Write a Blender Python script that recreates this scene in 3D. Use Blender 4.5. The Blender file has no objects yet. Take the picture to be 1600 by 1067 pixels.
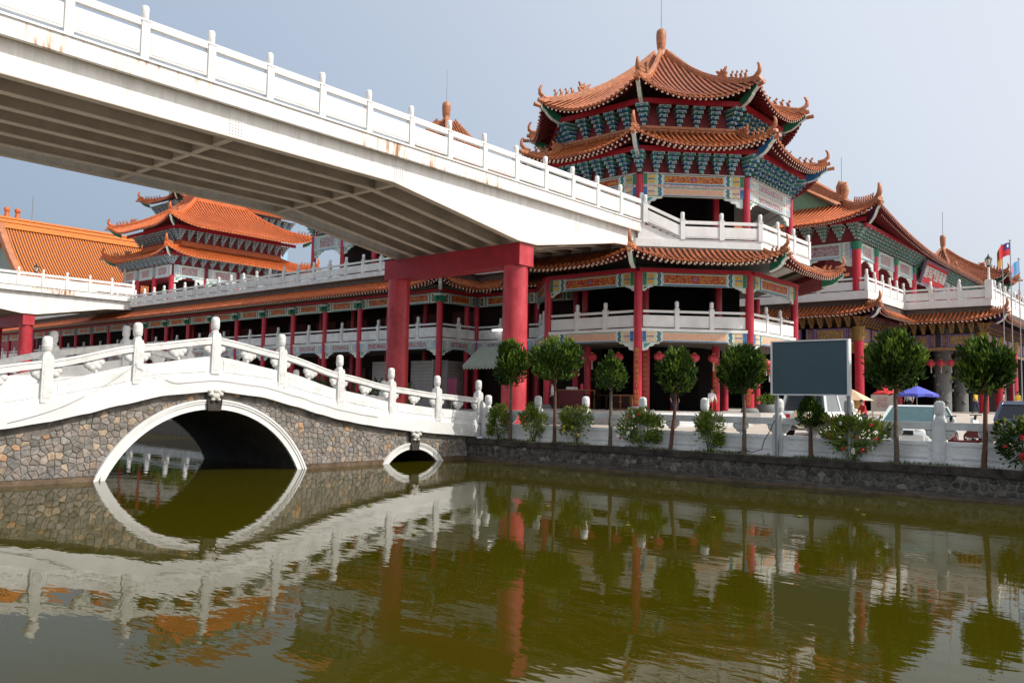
import bpy, bmesh, math, random
from mathutils import Vector, Matrix
rnd = random.Random(7)
scene = bpy.context.scene
COL = scene.collection
# ---------------------------------------------------------------- camera
cam_d = bpy.data.cameras.new('camera'); cam_d.sensor_fit = 'HORIZONTAL'; cam_d.sensor_width = 36.0
cam_d.lens = 1299.566/1600*36; cam_d.clip_start = .1; cam_d.clip_end = 3000
cam = bpy.data.objects.new('camera', cam_d); COL.objects.link(cam); scene.camera = cam
PITCH, ROLL, YAW = 0.0705410, 0.0182792, 0.7109764
F = Vector((math.cos(YAW)*math.cos(PITCH), math.sin(YAW)*math.cos(PITCH), math.sin(PITCH)))
Rv = Vector((math.sin(YAW), -math.cos(YAW), 0)); Uv = Rv.cross(F)
R2 = math.cos(ROLL)*Rv + math.sin(ROLL)*Uv; U2 = -math.sin(ROLL)*Rv + math.cos(ROLL)*Uv
CAM = Vector((-24.137, -23.409, 2.36))
cam.matrix_world = Matrix(((R2.x, U2.x, -F.x, CAM.x), (R2.y, U2.y, -F.y, CAM.y), (R2.z, U2.z, -F.z, CAM.z), (0, 0, 0, 1)))
# ---------------------------------------------------------------- light
SUN_EL = math.radians(46)
sx_, sy_ = .36, -.933
sun_dir = Vector((sx_*math.cos(SUN_EL), sy_*math.cos(SUN_EL), math.sin(SUN_EL))).normalized()
sun_d = bpy.data.lights.new('sun', 'SUN'); sun_d.energy = 2.95; sun_d.angle = math.radians(.6); sun_d.color = (1, .955, .88)
sun = bpy.data.objects.new('sun', sun_d); COL.objects.link(sun)
sun.rotation_euler = sun_dir.to_track_quat('Z', 'Y').to_euler(); sun.location = (0, -40, 60)
world = bpy.data.worlds.new('World'); scene.world = world; world.use_nodes = True
wn = world.node_tree.nodes; wl = world.node_tree.links
for n in list(wn): wn.remove(n)
sky = wn.new('ShaderNodeTexSky'); sky.sky_type = 'NISHITA'; sky.sun_disc = False
sky.sun_elevation = SUN_EL; sky.sun_rotation = math.atan2(sun_dir.x, sun_dir.y)
sky.air_density = 1.0; sky.dust_density = 7.0; sky.ozone_density = 1.6; sky.altitude = 0
bg = wn.new('ShaderNodeBackground'); bg.inputs[1].default_value = .15
wo = wn.new('ShaderNodeOutputWorld')
hz = wn.new('ShaderNodeMix'); hz.data_type = 'RGBA'; hz.inputs[0].default_value = .70; # humid haze over the clear sky, brighter towards the sun
tc = wn.new('ShaderNodeTexCoord'); dt = wn.new('ShaderNodeVectorMath'); dt.operation = 'DOT_PRODUCT'; dt.inputs[1].default_value = sun_dir
wl.new(tc.outputs['Generated'], dt.inputs[0])
mr0 = wn.new('ShaderNodeMapRange'); mr0.inputs[1].default_value = -1; mr0.inputs[2].default_value = 1; wl.new(dt.outputs['Value'], mr0.inputs[0])
hr = wn.new('ShaderNodeValToRGB'); el_ = hr.color_ramp.elements; el_[0].position = 0; el_[0].color = (.190, .250, .345, 1); el_[1].position = 1; el_[1].color = (.60, .60, .60, 1)
for p_, c_ in ((.28, (.188, .236, .300, 1)), (.47, (.315, .360, .422, 1)), (.66, (.475, .500, .535, 1))): e_ = el_.new(p_); e_.color = c_
hm = wn.new('ShaderNodeVectorMath'); hm.operation = 'SCALE'; hm.inputs['Scale'].default_value = 8.6
wl.new(mr0.outputs[0], hr.inputs[0]); wl.new(hr.outputs[0], hm.inputs[0]); wl.new(hm.outputs[0], hz.inputs[7])
wl.new(sky.outputs[0], hz.inputs[6]); wl.new(hz.outputs[2], bg.inputs[0]); wl.new(bg.outputs[0], wo.inputs[0])
scene.view_settings.view_transform = 'Standard'; scene.view_settings.look = 'None'
scene.view_settings.exposure = 0.5; scene.view_settings.gamma = 1.0; scene.view_settings.use_curve_mapping = False
scene.cycles.max_bounces = 6; scene.cycles.diffuse_bounces = 3; scene.cycles.glossy_bounces = 3

# ---------------------------------------------------------------- materials
MAT = {}
def new_mat(name):
    m = bpy.data.materials.new(name); m.use_nodes = True
    nt = m.node_tree; b = nt.nodes['Principled BSDF']
    return m, nt, b
def N(nt, t, **kw):
    n = nt.nodes.new(t)
    for k, v in kw.items(): setattr(n, k, v)
    return n
def mat(name, c, rough=.6, var=.18, scale=3.0, bump=0.0, bscale=20, c2=None, metal=0.0, spec=.4, objrand=0.0, stretch=None, coat=0, weather=0):
    """plain painted/mineral surface: base colour broken up by two noises in world space, optional second colour and bump"""
    m, nt, b = new_mat(name); L = nt.links
    geo = N(nt, 'ShaderNodeNewGeometry'); mp = N(nt, 'ShaderNodeMapping')
    L.new(geo.outputs['Position'], mp.inputs[0])
    if stretch: mp.inputs['Scale'].default_value = stretch
    n1 = N(nt, 'ShaderNodeTexNoise'); n1.inputs['Scale'].default_value = scale; n1.inputs['Detail'].default_value = 5
    n1.inputs['Roughness'].default_value = .65
    L.new(mp.outputs[0], n1.inputs['Vector'])
    cr = N(nt, 'ShaderNodeValToRGB'); cr.color_ramp.elements[0].position = .32; cr.color_ramp.elements[1].position = .68
    lo = tuple(max(0, x*(1-var)) for x in c); hi = c2 if c2 else tuple(min(1, x*(1+var*.7)) for x in c)
    cr.color_ramp.elements[0].color = (*lo, 1); cr.color_ramp.elements[1].color = (*hi, 1)
    L.new(n1.outputs[0], cr.inputs[0]); out = cr.outputs[0]
    if weather:
        n3 = N(nt, 'ShaderNodeTexNoise'); n3.inputs['Scale'].default_value = .55; n3.inputs['Detail'].default_value = 7; n3.inputs['Roughness'].default_value = .7
        L.new(geo.outputs['Position'], n3.inputs['Vector'])
        m3 = N(nt, 'ShaderNodeMapRange'); m3.inputs[1].default_value = .3; m3.inputs[2].default_value = .7; m3.inputs[3].default_value = 1-weather; m3.inputs[4].default_value = 1+weather*.5
        L.new(n3.outputs[0], m3.inputs[0]); vm = N(nt, 'ShaderNodeVectorMath'); vm.operation = 'SCALE'; L.new(out, vm.inputs[0]); L.new(m3.outputs[0], vm.inputs['Scale']); out = vm.outputs[0]
    if objrand:
        oi = N(nt, 'ShaderNodeObjectInfo'); hs = N(nt, 'ShaderNodeHueSaturation')
        mr = N(nt, 'ShaderNodeMapRange'); mr.inputs[3].default_value = 1-objrand; mr.inputs[4].default_value = 1+objrand
        L.new(oi.outputs['Random'], mr.inputs[0]); L.new(mr.outputs[0], hs.inputs['Value']); L.new(out, hs.inputs['Color']); out = hs.outputs[0]
    L.new(out, b.inputs['Base Color'])
    b.inputs['Roughness'].default_value = rough; b.inputs['Metallic'].default_value = metal
    b.inputs['Specular IOR Level'].default_value = spec
    if coat: b.inputs['Coat Weight'].default_value = coat; b.inputs['Coat Roughness'].default_value = .08
    if bump:
        n2 = N(nt, 'ShaderNodeTexNoise'); n2.inputs['Scale'].default_value = bscale; n2.inputs['Detail'].default_value = 6
        L.new(geo.outputs['Position'], n2.inputs['Vector'])
        bp = N(nt, 'ShaderNodeBump'); bp.inputs['Strength'].default_value = bump; bp.inputs['Distance'].default_value = .03
        L.new(n2.outputs[0], bp.inputs['Height']); L.new(bp.outputs[0], b.inputs['Normal'])
    MAT[name] = m
    return m

mat('white_paint', (.68, .68, .665), .55, .07, 1.3, .08, 30, c2=(.76, .76, .75), weather=.06)
mat('white_old', (.60, .61, .60), .65, .14, 1.6, .25, 18, c2=(.73, .74, .735), weather=.12)
mat('white_cap', (.60, .60, .585), .6, .10, 5, .15, 25, c2=(.74, .74, .725), weather=.06)
mat('red_column', (.40, .010, .028), .38, .14, 2.5, .02, 30, c2=(.47, .014, .038), spec=.5)
mat('red_pier', (.42, .010, .024), .42, .12, 2.4, .03, 20, c2=(.52, .055, .07), stretch=(1, 1, .45), spec=.5, weather=.26)
mat('red_beam', (.33, .010, .022), .5, .2, 2)
mat('red_dark', (.10, .012, .014), .6, .25, 3)
mat('red_wall', (.24, .035, .045), .65, .2, 3)
mat('dark_wood', (.022, .011, .008), .7, .35, 4, spec=.15)
mat('shade_black', (.006, .005, .005), .9, .2, 2, spec=.05)  # near-black stands in for the unlit depth of the interiors
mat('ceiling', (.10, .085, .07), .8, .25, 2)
mat('gable_green', (.19, .32, .19), .6, .15, 3)
mat('tile', (.33, .082, .024), .42, .42, 4.5, .15, 14, c2=(.54, .158, .050), spec=.35, weather=.38)
mat('tile_warm', (.50, .105, .028), .45, .3, 5, .1, 14, c2=(.66, .17, .05), spec=.3, weather=.22)
mat('tile_orange', (.62, .20, .045), .45, .14, 5, .1, 14, c2=(.70, .245, .06), spec=.35)
mat('flashing', (.095, .072, .06), .8, .3, 3)
mat('mortar_bridge', (.085, .07, .058), .9, .2, .9, .3, 25, c2=(.27, .235, .20))
mat('cement_band', (.12, .11, .10), .9, .45, 2.2, .3, 16, c2=(.25, .225, .20))
mat('tile_pan', (.115, .032, .014), .6, .35, 4, c2=(.19, .055, .024))  # pans darkened to imitate the shade between the tile rolls
mat('ridge_tile', (.39, .135, .058), .5, .3, 6, .2, 25, c2=(.56, .22, .10), weather=.35)
mat('rafter_red', (.17, .016, .022), .6, .2, 3)
mat('rafter_end', (.72, .58, .46), .6, .12, 5)
mat('teal', (.04, .23, .225), .5, .3, 7, c2=(.10, .40, .37))
mat('green', (.02, .17, .09), .5, .25, 6)
mat('mint', (.40, .56, .46), .55, .14, 5)
mat('blue', (.018, .11, .32), .5, .25, 6, c2=(.035, .19, .44))
mat('sky_blue', (.25, .42, .55), .55, .2, 6)
mat('trim', (.58, .64, .60), .55, .14, 8)
mat('cream', (.66, .58, .40), .6, .14, 6)
mat('cream_panel', (.66, .44, .28), .6, .16, 7, c2=(.70, .52, .36))
mat('pink_grey', (.50, .42, .42), .6, .2, 7)
mat('gold', (.55, .33, .06), .4, .25, 8, metal=.3)
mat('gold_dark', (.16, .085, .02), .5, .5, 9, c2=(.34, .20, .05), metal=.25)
mat('purple', (.075, .035, .13), .5, .3, 5)
mat('lilac', (.20, .14, .215), .55, .3, 6)
mat('concrete_under', (.52, .455, .375), .8, .18, 1.1, .1, 8)
mat('concrete_web', (.46, .395, .325), .85, .22, .9, .1, 8)
mat('concrete_pale', (.55, .53, .49), .75, .16, 1.5, .15, 12)
mat('coping', (.024, .021, .017), .95, .5, 2.6, .5, 12, c2=(.075, .064, .052))
mat('footing', (.07, .06, .048), .8, .4, 3, .3, 15, c2=(.12, .105, .09))
mat('mortar_pale', (.07, .064, .056), .9, .4, 5, .3, 25, c2=(.26, .24, .21))
mat('green_grey', (.17, .25, .215), .6, .3, 6, c2=(.30, .37, .33))
mat('mortar_dark', (.13, .11, .09), .9, .3, 5, .3, 25)
mat('ashlar_dark', (.042, .038, .033), .85, .4, 6, .4, 18, c2=(.14, .125, .108), objrand=.4)
mat('ashlar_grey', (.16, .148, .132), .85, .3, 7, .5, 18, c2=(.27, .25, .228), objrand=.25)
mat('ashlar_tan', (.30, .225, .16), .85, .3, 7, .5, 18, c2=(.42, .33, .245), objrand=.2)
mat('ashlar_rust', (.36, .20, .115), .85, .3, 7, .5, 18, c2=(.44, .29, .18), objrand=.2)
mat('ashlar_brown', (.19, .16, .138), .85, .3, 7, .5, 18, c2=(.30, .26, .225), objrand=.25)
mat('wet_band', (.10, .062, .036), .5, .35, 4, .2, 20, c2=(.17, .12, .08))
mat('vault', (.05, .045, .04), .85, .4, 2)
mat('soil', (.10, .078, .05), .95, .4, 8, .5, 18, c2=(.20, .16, .10))
mat('paving', (.42, .37, .32), .85, .12, .8, .1, 6)
mat('stone_floor', (.42, .40, .38), .6, .15, 2)
mat('bowl_stone', (.16, .17, .165), .7, .2, 8)
mat('bark', (.095, .07, .052), .9, .4, 14, .4, 40, c2=(.18, .14, .105))
mat('bark_red', (.13, .062, .042), .9, .35, 14, .4, 40)
mat('stem', (.07, .09, .03), .8, .3, 9)
mat('metal_grey', (.30, .32, .34), .4, .1, 4, metal=.6)
mat('metal_dark', (.02, .022, .024), .45, .2, 5, metal=.4)
mat('sign_face', (.044, .082, .102), .5, .07, .8)
mat('sign_frame', (.70, .71, .72), .45, .06, 2)
mat('rod', (.22, .22, .22), .5, .1, 3, metal=.5)
mat('skin', (.46, .27, .19), .6, .1, 8)
mat('hair', (.012, .010, .010), .5, .2, 8)
mat('cloth_white', (.72, .73, .75), .8, .06, 6)
mat('cloth_black', (.015, .015, .02), .85, .2, 6)
mat('cloth_navy', (.03, .04, .09), .85, .2, 6)
mat('cloth_red', (.42, .02, .03), .8, .12, 6)
mat('cloth_yellow', (.70, .48, .05), .8, .1, 6)
mat('cloth_pink', (.68, .42, .40), .8, .1, 6)
mat('canopy_blue', (.09, .11, .52), .7, .12, 3)
mat('canopy_red', (.55, .03, .03), .7, .12, 3)
mat('awning', (.34, .38, .31), .7, .12, 3)
mat('kiosk_yellow', (.48, .31, .10), .6, .15, 4)
mat('car_white', (.78, .79, .80), .25, .02, 2, coat=.6)
mat('car_silver', (.62, .66, .67), .25, .03, 2, coat=.6)
mat('car_blue', (.035, .05, .10), .22, .05, 2, coat=.8)
mat('car_black', (.012, .013, .015), .25, .1, 3, coat=.6)
mat('glass_dark', (.012, .016, .022), .08, .1, 2, spec=.4)
mat('glass_teal', (.03, .09, .10), .06, .2, 4, spec=.8)
mat('glass_grey', (.13, .14, .15), .12, .08, 3, spec=.7)
mat('rubber', (.02, .02, .02), .8, .2, 6)
mat('chrome', (.6, .6, .6), .2, .05, 3, metal=.9)
mat('lamp_glass', (.75, .73, .65), .3, .05, 3)
mat('lantern_red', (.50, .05, .07), .55, .12, 8)
mat('rattan', (.24, .10, .035), .6, .3, 12)
mat('flower_red', (.50, .015, .03), .6, .15, 8)
mat('flower_white', (.72, .70, .62), .6, .1, 8)
mat('flower_yellow', (.55, .42, .04), .6, .15, 8)
mat('flag_red', (.50, .02, .03), .75, .1, 3)
mat('flag_blue', (.02, .035, .24), .75, .1, 3)
mat('flag_sky', (.14, .36, .66), .75, .1, 3)
mat('flag_orange', (.62, .30, .04), .75, .15, 3)
mat('sign_pink', (.26, .045, .10), .6, .2, 5)
mat('flag_pink', (.60, .20, .22), .75, .1, 3)
mat('cable', (.52, .52, .52), .7, .1, 3)
mat('panel_cream_grey', (.30, .28, .26), .8, .1, 2)

def leaf_mat(name, c, c2, trans=.25):
    m, nt, b = new_mat(name); L = nt.links
    geo = N(nt, 'ShaderNodeNewGeometry'); n1 = N(nt, 'ShaderNodeTexNoise'); n1.inputs['Scale'].default_value = 9
    L.new(geo.outputs['Position'], n1.inputs['Vector'])
    ma = N(nt, 'ShaderNodeMath'); ma.operation = 'ADD'
    mu = N(nt, 'ShaderNodeMath'); mu.operation = 'MULTIPLY'; mu.inputs[1].default_value = .55
    L.new(geo.outputs['Random Per Island'], mu.inputs[0]); L.new(mu.outputs[0], ma.inputs[0])
    mu2 = N(nt, 'ShaderNodeMath'); mu2.operation = 'MULTIPLY'; mu2.inputs[1].default_value = .5
    L.new(n1.outputs[0], mu2.inputs[0]); L.new(mu2.outputs[0], ma.inputs[1])
    cr = N(nt, 'ShaderNodeValToRGB'); cr.color_ramp.elements[0].color = (*c, 1); cr.color_ramp.elements[1].color = (*c2, 1)
    cr.color_ramp.elements[0].position = .25; cr.color_ramp.elements[1].position = .85
    L.new(ma.outputs[0], cr.inputs[0]); L.new(cr.outputs[0], b.inputs['Base Color'])
    b.inputs['Roughness'].default_value = .5; b.inputs['Specular IOR Level'].default_value = .22
    tr = N(nt, 'ShaderNodeBsdfTranslucent'); mx = N(nt, 'ShaderNodeMixShader'); mx.inputs[0].default_value = trans
    L.new(cr.outputs[0], tr.inputs[0]); L.new(b.outputs[0], mx.inputs[1]); L.new(tr.outputs[0], mx.inputs[2])
    L.new(mx.outputs[0], nt.nodes['Material Output'].inputs['Surface'])
    MAT[name] = m
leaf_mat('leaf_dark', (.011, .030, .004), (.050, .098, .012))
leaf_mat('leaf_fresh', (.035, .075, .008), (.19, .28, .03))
leaf_mat('leaf_shrub', (.05, .095, .012), (.22, .30, .045))
leaf_mat('leaf_yellow', (.10, .13, .02), (.30, .32, .05))
leaf_mat('leaf_hedge', (.03, .06, .014), (.085, .13, .03))

def pattern_mat(name, base, ink, ink2, scale, thr=.5, width=.06):
    """painted scroll-work: contour lines of a distorted noise, flat print on the panel"""
    m, nt, b = new_mat(name); L = nt.links
    geo = N(nt, 'ShaderNodeNewGeometry')
    n0 = N(nt, 'ShaderNodeTexNoise'); n0.inputs['Scale'].default_value = scale; n0.inputs['Detail'].default_value = 2; n0.inputs['Distortion'].default_value = 1.6
    L.new(geo.outputs['Position'], n0.inputs['Vector'])
    cr = N(nt, 'ShaderNodeValToRGB'); cr.color_ramp.interpolation = 'CONSTANT'
    e = cr.color_ramp.elements; e[0].position = 0; e[0].color = (*base, 1); e[1].position = thr-width; e[1].color = (*ink, 1)
    x = e.new(thr+width); x.color = (*base, 1)
    x = e.new(thr+width*2.2); x.color = (*ink2, 1)
    x = e.new(thr+width*3.2); x.color = (*base, 1)
    L.new(n0.outputs[0], cr.inputs[0]); L.new(cr.outputs[0], b.inputs['Base Color']); b.inputs['Roughness'].default_value = .5
    MAT[name] = m
pattern_mat('dragon_panel', (.30, .020, .012), (.52, .27, .04), (.42, .12, .02), 3.6, .45, .036)
pattern_mat('floral_band', (.62, .56, .46), (.40, .14, .16), (.10, .22, .36), 9, .47, .05)
pattern_mat('cream_scroll', (.60, .33, .22), (.64, .40, .28), (.56, .29, .18), 5, .5, .05)
pattern_mat('gold_scroll', (.10, .05, .05), (.36, .23, .06), (.20, .10, .10), 6, .47, .06)
pattern_mat('pink_scroll', (.46, .36, .36), (.22, .08, .10), (.18, .34, .36), 4, .47, .055)
pattern_mat('relief_paint', (.71, .71, .70), (.69, .69, .68), (.70, .70, .69), 4)

def water_mat():
    m, nt, b = new_mat('water'); L = nt.links
    b.inputs['Base Color'].default_value = (.0335, .0295, .001, 1)
    b.inputs['Roughness'].default_value = .02; b.inputs['IOR'].default_value = 1.33; b.inputs['Specular IOR Level'].default_value = .22
    geo = N(nt, 'ShaderNodeNewGeometry')
    mp = N(nt, 'ShaderNodeMapping'); mp.inputs['Rotation'].default_value = (0, 0, -YAW); mp.inputs['Scale'].default_value = (1.9, .75, 1)
    L.new(geo.outputs['Position'], mp.inputs[0])
    a = N(nt, 'ShaderNodeTexNoise'); a.inputs['Scale'].default_value = 1.35; a.inputs['Detail'].default_value = 3.0; a.inputs['Roughness'].default_value = .5
    L.new(mp.outputs[0], a.inputs['Vector'])
    c = N(nt, 'ShaderNodeTexNoise'); c.inputs['Scale'].default_value = .16; c.inputs['Detail'].default_value = 1
    L.new(geo.outputs['Position'], c.inputs['Vector'])
    cr = N(nt, 'ShaderNodeMapRange'); cr.inputs[1].default_value = .35; cr.inputs[2].default_value = .65; cr.inputs[3].default_value = .35; cr.inputs[4].default_value = 1.0
    L.new(c.outputs[0], cr.inputs[0])
    bp = N(nt, 'ShaderNodeBump'); bp.inputs['Distance'].default_value = .0056
    L.new(cr.outputs[0], bp.inputs['Strength']); L.new(a.outputs[0], bp.inputs['Height']); L.new(bp.outputs[0], b.inputs['Normal'])
    MAT['water'] = m
water_mat()
def fascia_mat():
    """white steel edge with rust streaks running down"""
    m, nt, b = new_mat('rusty_fascia'); L = nt.links
    geo = N(nt, 'ShaderNodeNewGeometry'); mp = N(nt, 'ShaderNodeMapping'); mp.inputs['Scale'].default_value = (5.5, 5.5, .8)
    L.new(geo.outputs['Position'], mp.inputs[0])
    a = N(nt, 'ShaderNodeTexNoise'); a.inputs['Scale'].default_value = 1.0; a.inputs['Detail'].default_value = 6; a.inputs['Roughness'].default_value = .7
    L.new(mp.outputs[0], a.inputs['Vector'])
    c = N(nt, 'ShaderNodeTexNoise'); c.inputs['Scale'].default_value = .32; c.inputs['Detail'].default_value = 2
    L.new(geo.outputs['Position'], c.inputs['Vector'])
    mu = N(nt, 'ShaderNodeMath'); mu.operation = 'MULTIPLY'; L.new(a.outputs[0], mu.inputs[0]); L.new(c.outputs[0], mu.inputs[1])
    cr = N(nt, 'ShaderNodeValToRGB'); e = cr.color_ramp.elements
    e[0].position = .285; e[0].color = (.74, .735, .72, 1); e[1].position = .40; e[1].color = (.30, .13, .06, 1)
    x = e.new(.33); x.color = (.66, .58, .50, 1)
    L.new(mu.outputs[0], cr.inputs[0]); L.new(cr.outputs[0], b.inputs['Base Color']); b.inputs['Roughness'].default_value = .6
    MAT['rusty_fascia'] = m
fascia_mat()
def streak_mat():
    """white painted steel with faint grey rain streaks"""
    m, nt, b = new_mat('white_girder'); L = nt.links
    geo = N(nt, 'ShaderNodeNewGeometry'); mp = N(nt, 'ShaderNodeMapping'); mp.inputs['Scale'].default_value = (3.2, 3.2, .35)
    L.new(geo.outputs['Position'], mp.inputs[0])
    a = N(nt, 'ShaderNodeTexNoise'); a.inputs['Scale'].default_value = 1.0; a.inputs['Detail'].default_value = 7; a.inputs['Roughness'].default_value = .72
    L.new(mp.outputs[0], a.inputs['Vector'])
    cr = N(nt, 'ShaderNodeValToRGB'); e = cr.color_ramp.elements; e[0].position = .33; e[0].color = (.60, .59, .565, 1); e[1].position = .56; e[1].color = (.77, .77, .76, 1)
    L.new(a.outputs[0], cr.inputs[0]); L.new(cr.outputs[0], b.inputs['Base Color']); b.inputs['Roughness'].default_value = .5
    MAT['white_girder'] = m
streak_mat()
def relief_mat():
    m, nt, b = new_mat('white_relief'); L = nt.links
    geo = N(nt, 'ShaderNodeNewGeometry')
    a = N(nt, 'ShaderNodeTexNoise'); a.inputs['Scale'].default_value = 2.6; a.inputs['Detail'].default_value = 2; a.inputs['Distortion'].default_value = 1.2
    L.new(geo.outputs['Position'], a.inputs['Vector'])
    w = N(nt, 'ShaderNodeMath'); w.operation = 'PINGPONG'; w.inputs[1].default_value = .09
    L.new(a.outputs[0], w.inputs[0])
    bp = N(nt, 'ShaderNodeBump'); bp.inputs['Strength'].default_value = .35; bp.inputs['Distance'].default_value = .2
    L.new(w.outputs[0], bp.inputs['Height']); L.new(bp.outputs[0], b.inputs['Normal'])
    n1 = N(nt, 'ShaderNodeTexNoise'); n1.inputs['Scale'].default_value = 1.4; n1.inputs['Detail'].default_value = 6
    L.new(geo.outputs['Position'], n1.inputs['Vector'])
    cr = N(nt, 'ShaderNodeValToRGB'); cr.color_ramp.elements[0].color = (.56, .56, .545, 1); cr.color_ramp.elements[1].color = (.725, .73, .72, 1)
    cr.color_ramp.elements[0].position = .3; cr.color_ramp.elements[1].position = .55
    L.new(n1.outputs[0], cr.inputs[0]); L.new(cr.outputs[0], b.inputs['Base Color']); b.inputs['Roughness'].default_value = .6
    MAT['white_relief'] = m
relief_mat()
# ---------------------------------------------------------------- building tools
WL = {}
def V3(p, z=None): return Vector((p[0], p[1], p[2] if z is None else z))
class MB:
    """collects polygons with material slots and links them as one mesh object"""
    def __init__(s): s.v = []; s.f = []; s.m = []; s.sm = []
    def poly(s, pts, mat=0, smooth=False):
        b = len(s.v); s.v += [tuple(p) for p in pts]; s.f.append(tuple(range(b, b+len(pts)))); s.m.append(mat); s.sm.append(smooth)
    def raw(s, vs, fs, mat=0, smooth=False):
        b = len(s.v); s.v += [tuple(p) for p in vs]
        for f in fs: s.f.append(tuple(b+i for i in f)); s.m.append(mat); s.sm.append(smooth)
    def box(s, c, d, mat=0, rz=0.0):
        hx, hy, hz = d[0]/2, d[1]/2, d[2]/2; ca, sa = math.cos(rz), math.sin(rz); vs = []
        for z in (-hz, hz):
            for x, y in ((-hx, -hy), (hx, -hy), (hx, hy), (-hx, hy)): vs.append((c[0]+x*ca-y*sa, c[1]+x*sa+y*ca, c[2]+z))
        s.raw(vs, [(0, 3, 2, 1), (4, 5, 6, 7), (0, 1, 5, 4), (1, 2, 6, 5), (2, 3, 7, 6), (3, 0, 4, 7)], mat)
    def b2(s, x0, x1, y0, y1, z0, z1, mat=0): s.box(((x0+x1)/2, (y0+y1)/2, (z0+z1)/2), (abs(x1-x0), abs(y1-y0), abs(z1-z0)), mat)
    def beam(s, a, b, w, h, mat=0, up=(0, 0, 1), endmat=None):
        """box from a to b, w across, h along up"""
        a = Vector(a); b = Vector(b); d = (b-a).normalized(); x = d.cross(Vector(up)).normalized(); y = x.cross(d)
        vs = []
        for p in (a, b):
            for i, j in ((-1, -1), (1, -1), (1, 1), (-1, 1)): vs.append(p+x*(i*w/2)+y*(j*h/2))
        s.raw(vs, [(0, 1, 5, 4), (1, 2, 6, 5), (2, 3, 7, 6), (3, 0, 4, 7)], mat)
        s.raw([vs[i] for i in (3, 2, 1, 0)], [(0, 1, 2, 3)], mat if endmat is None else endmat); s.raw(vs[4:], [(0, 1, 2, 3)], mat)
    def prism(s, poly, lift, mat=0, cap=True):
        """polygon (list of 3D points) extruded by a vector"""
        n = len(poly); L = Vector(lift); vs = [Vector(p) for p in poly]+[Vector(p)+L for p in poly]
        fs = [(i, (i+1) % n, n+(i+1) % n, n+i) for i in range(n)]
        if cap: fs += [tuple(range(n-1, -1, -1)), tuple(range(n, 2*n))]
        s.raw(vs, fs, mat)
    def cyl(s, a, b, r0, r1=None, n=12, mat=0, cap=True, smooth=True):
        r1 = r0 if r1 is None else r1; a = Vector(a); b = Vector(b); d = (b-a).normalized()
        x = d.orthogonal().normalized(); y = d.cross(x); vs = []
        for p, r in ((a, r0), (b, r1)):
            for i in range(n): t = 2*math.pi*i/n; vs.append(p+x*(r*math.cos(t))+y*(r*math.sin(t)))
        s.raw(vs, [(i, (i+1) % n, n+(i+1) % n, n+i) for i in range(n)], mat, smooth)
        if cap: s.raw(vs[:n][::-1], [tuple(range(n))], mat); s.raw(vs[n:], [tuple(range(n))], mat)
    def lathe(s, prof, c=(0, 0, 0), n=14, mat=0, smooth=True, sx=1, sy=1):
        vs = []
        for r, z in prof:
            for i in range(n): t = 2*math.pi*i/n; vs.append((c[0]+r*sx*math.cos(t), c[1]+r*sy*math.sin(t), c[2]+z))
        fs = []
        for k in range(len(prof)-1):
            for i in range(n): fs.append((k*n+i, k*n+(i+1) % n, (k+1)*n+(i+1) % n, (k+1)*n+i))
        s.raw(vs, fs, mat, smooth)
        if prof[0][0] > 1e-3: s.raw(vs[:n][::-1], [tuple(range(n))], mat)
        if prof[-1][0] > 1e-3: s.raw(vs[-n:], [tuple(range(n))], mat)
    def blob(s, c, r, n=8, k=5, mat=0):
        prof = [(math.sin(math.pi*i/k), -math.cos(math.pi*i/k)) for i in range(k+1)]
        vs = []; fs = []
        for a, z in prof:
            for i in range(n): t = 2*math.pi*i/n; vs.append((c[0]+r[0]*a*math.cos(t), c[1]+r[1]*a*math.sin(t), c[2]+r[2]*z))
        for q in range(k):
            for i in range(n): fs.append((q*n+i, q*n+(i+1) % n, (q+1)*n+(i+1) % n, (q+1)*n+i))
        s.raw(vs, fs, mat, True)
    def tube(s, pts, radii, n=8, mat=0):
        pts = [Vector(p) for p in pts]; ring = []; m = len(pts)
        for i, p in enumerate(pts):
            d = (pts[min(i+1, m-1)]-pts[max(i-1, 0)]).normalized(); x = d.cross(Vector((.31, .87, .2))).normalized(); y = d.cross(x)
            r = radii[i] if hasattr(radii, '__len__') else radii
            for k in range(n): t = 2*math.pi*k/n; ring.append(p+x*(r*math.cos(t))+y*(r*math.sin(t)))
        fs = [(i*n+k, i*n+(k+1) % n, (i+1)*n+(k+1) % n, (i+1)*n+k) for i in range(m-1) for k in range(n)]
        s.raw(ring, fs, mat, True); s.raw(ring[:n][::-1], [tuple(range(n))], mat); s.raw(ring[-n:], [tuple(range(n))], mat)
    def sweep(s, pts, sec, mat=0, up=(0, 0, 1), smooth=False):
        """section (list of (side, up)) swept along points, frame kept upright"""
        pts = [Vector(p) for p in pts]; U = Vector(up); n = len(sec); m = len(pts); vs = []
        for i, p in enumerate(pts):
            d = (pts[min(i+1, m-1)]-pts[max(i-1, 0)]).normalized(); x = d.cross(U).normalized(); y = x.cross(d)
            for a, b in sec: vs.append(p+x*a+y*b)
        fs = [(i*n+k, i*n+(k+1) % n, (i+1)*n+(k+1) % n, (i+1)*n+k) for i in range(m-1) for k in range(n)]
        s.raw(vs, fs, mat, smooth); s.raw(vs[:n][::-1], [tuple(range(n))], mat); s.raw(vs[-n:], [tuple(range(n))], mat)
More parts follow.
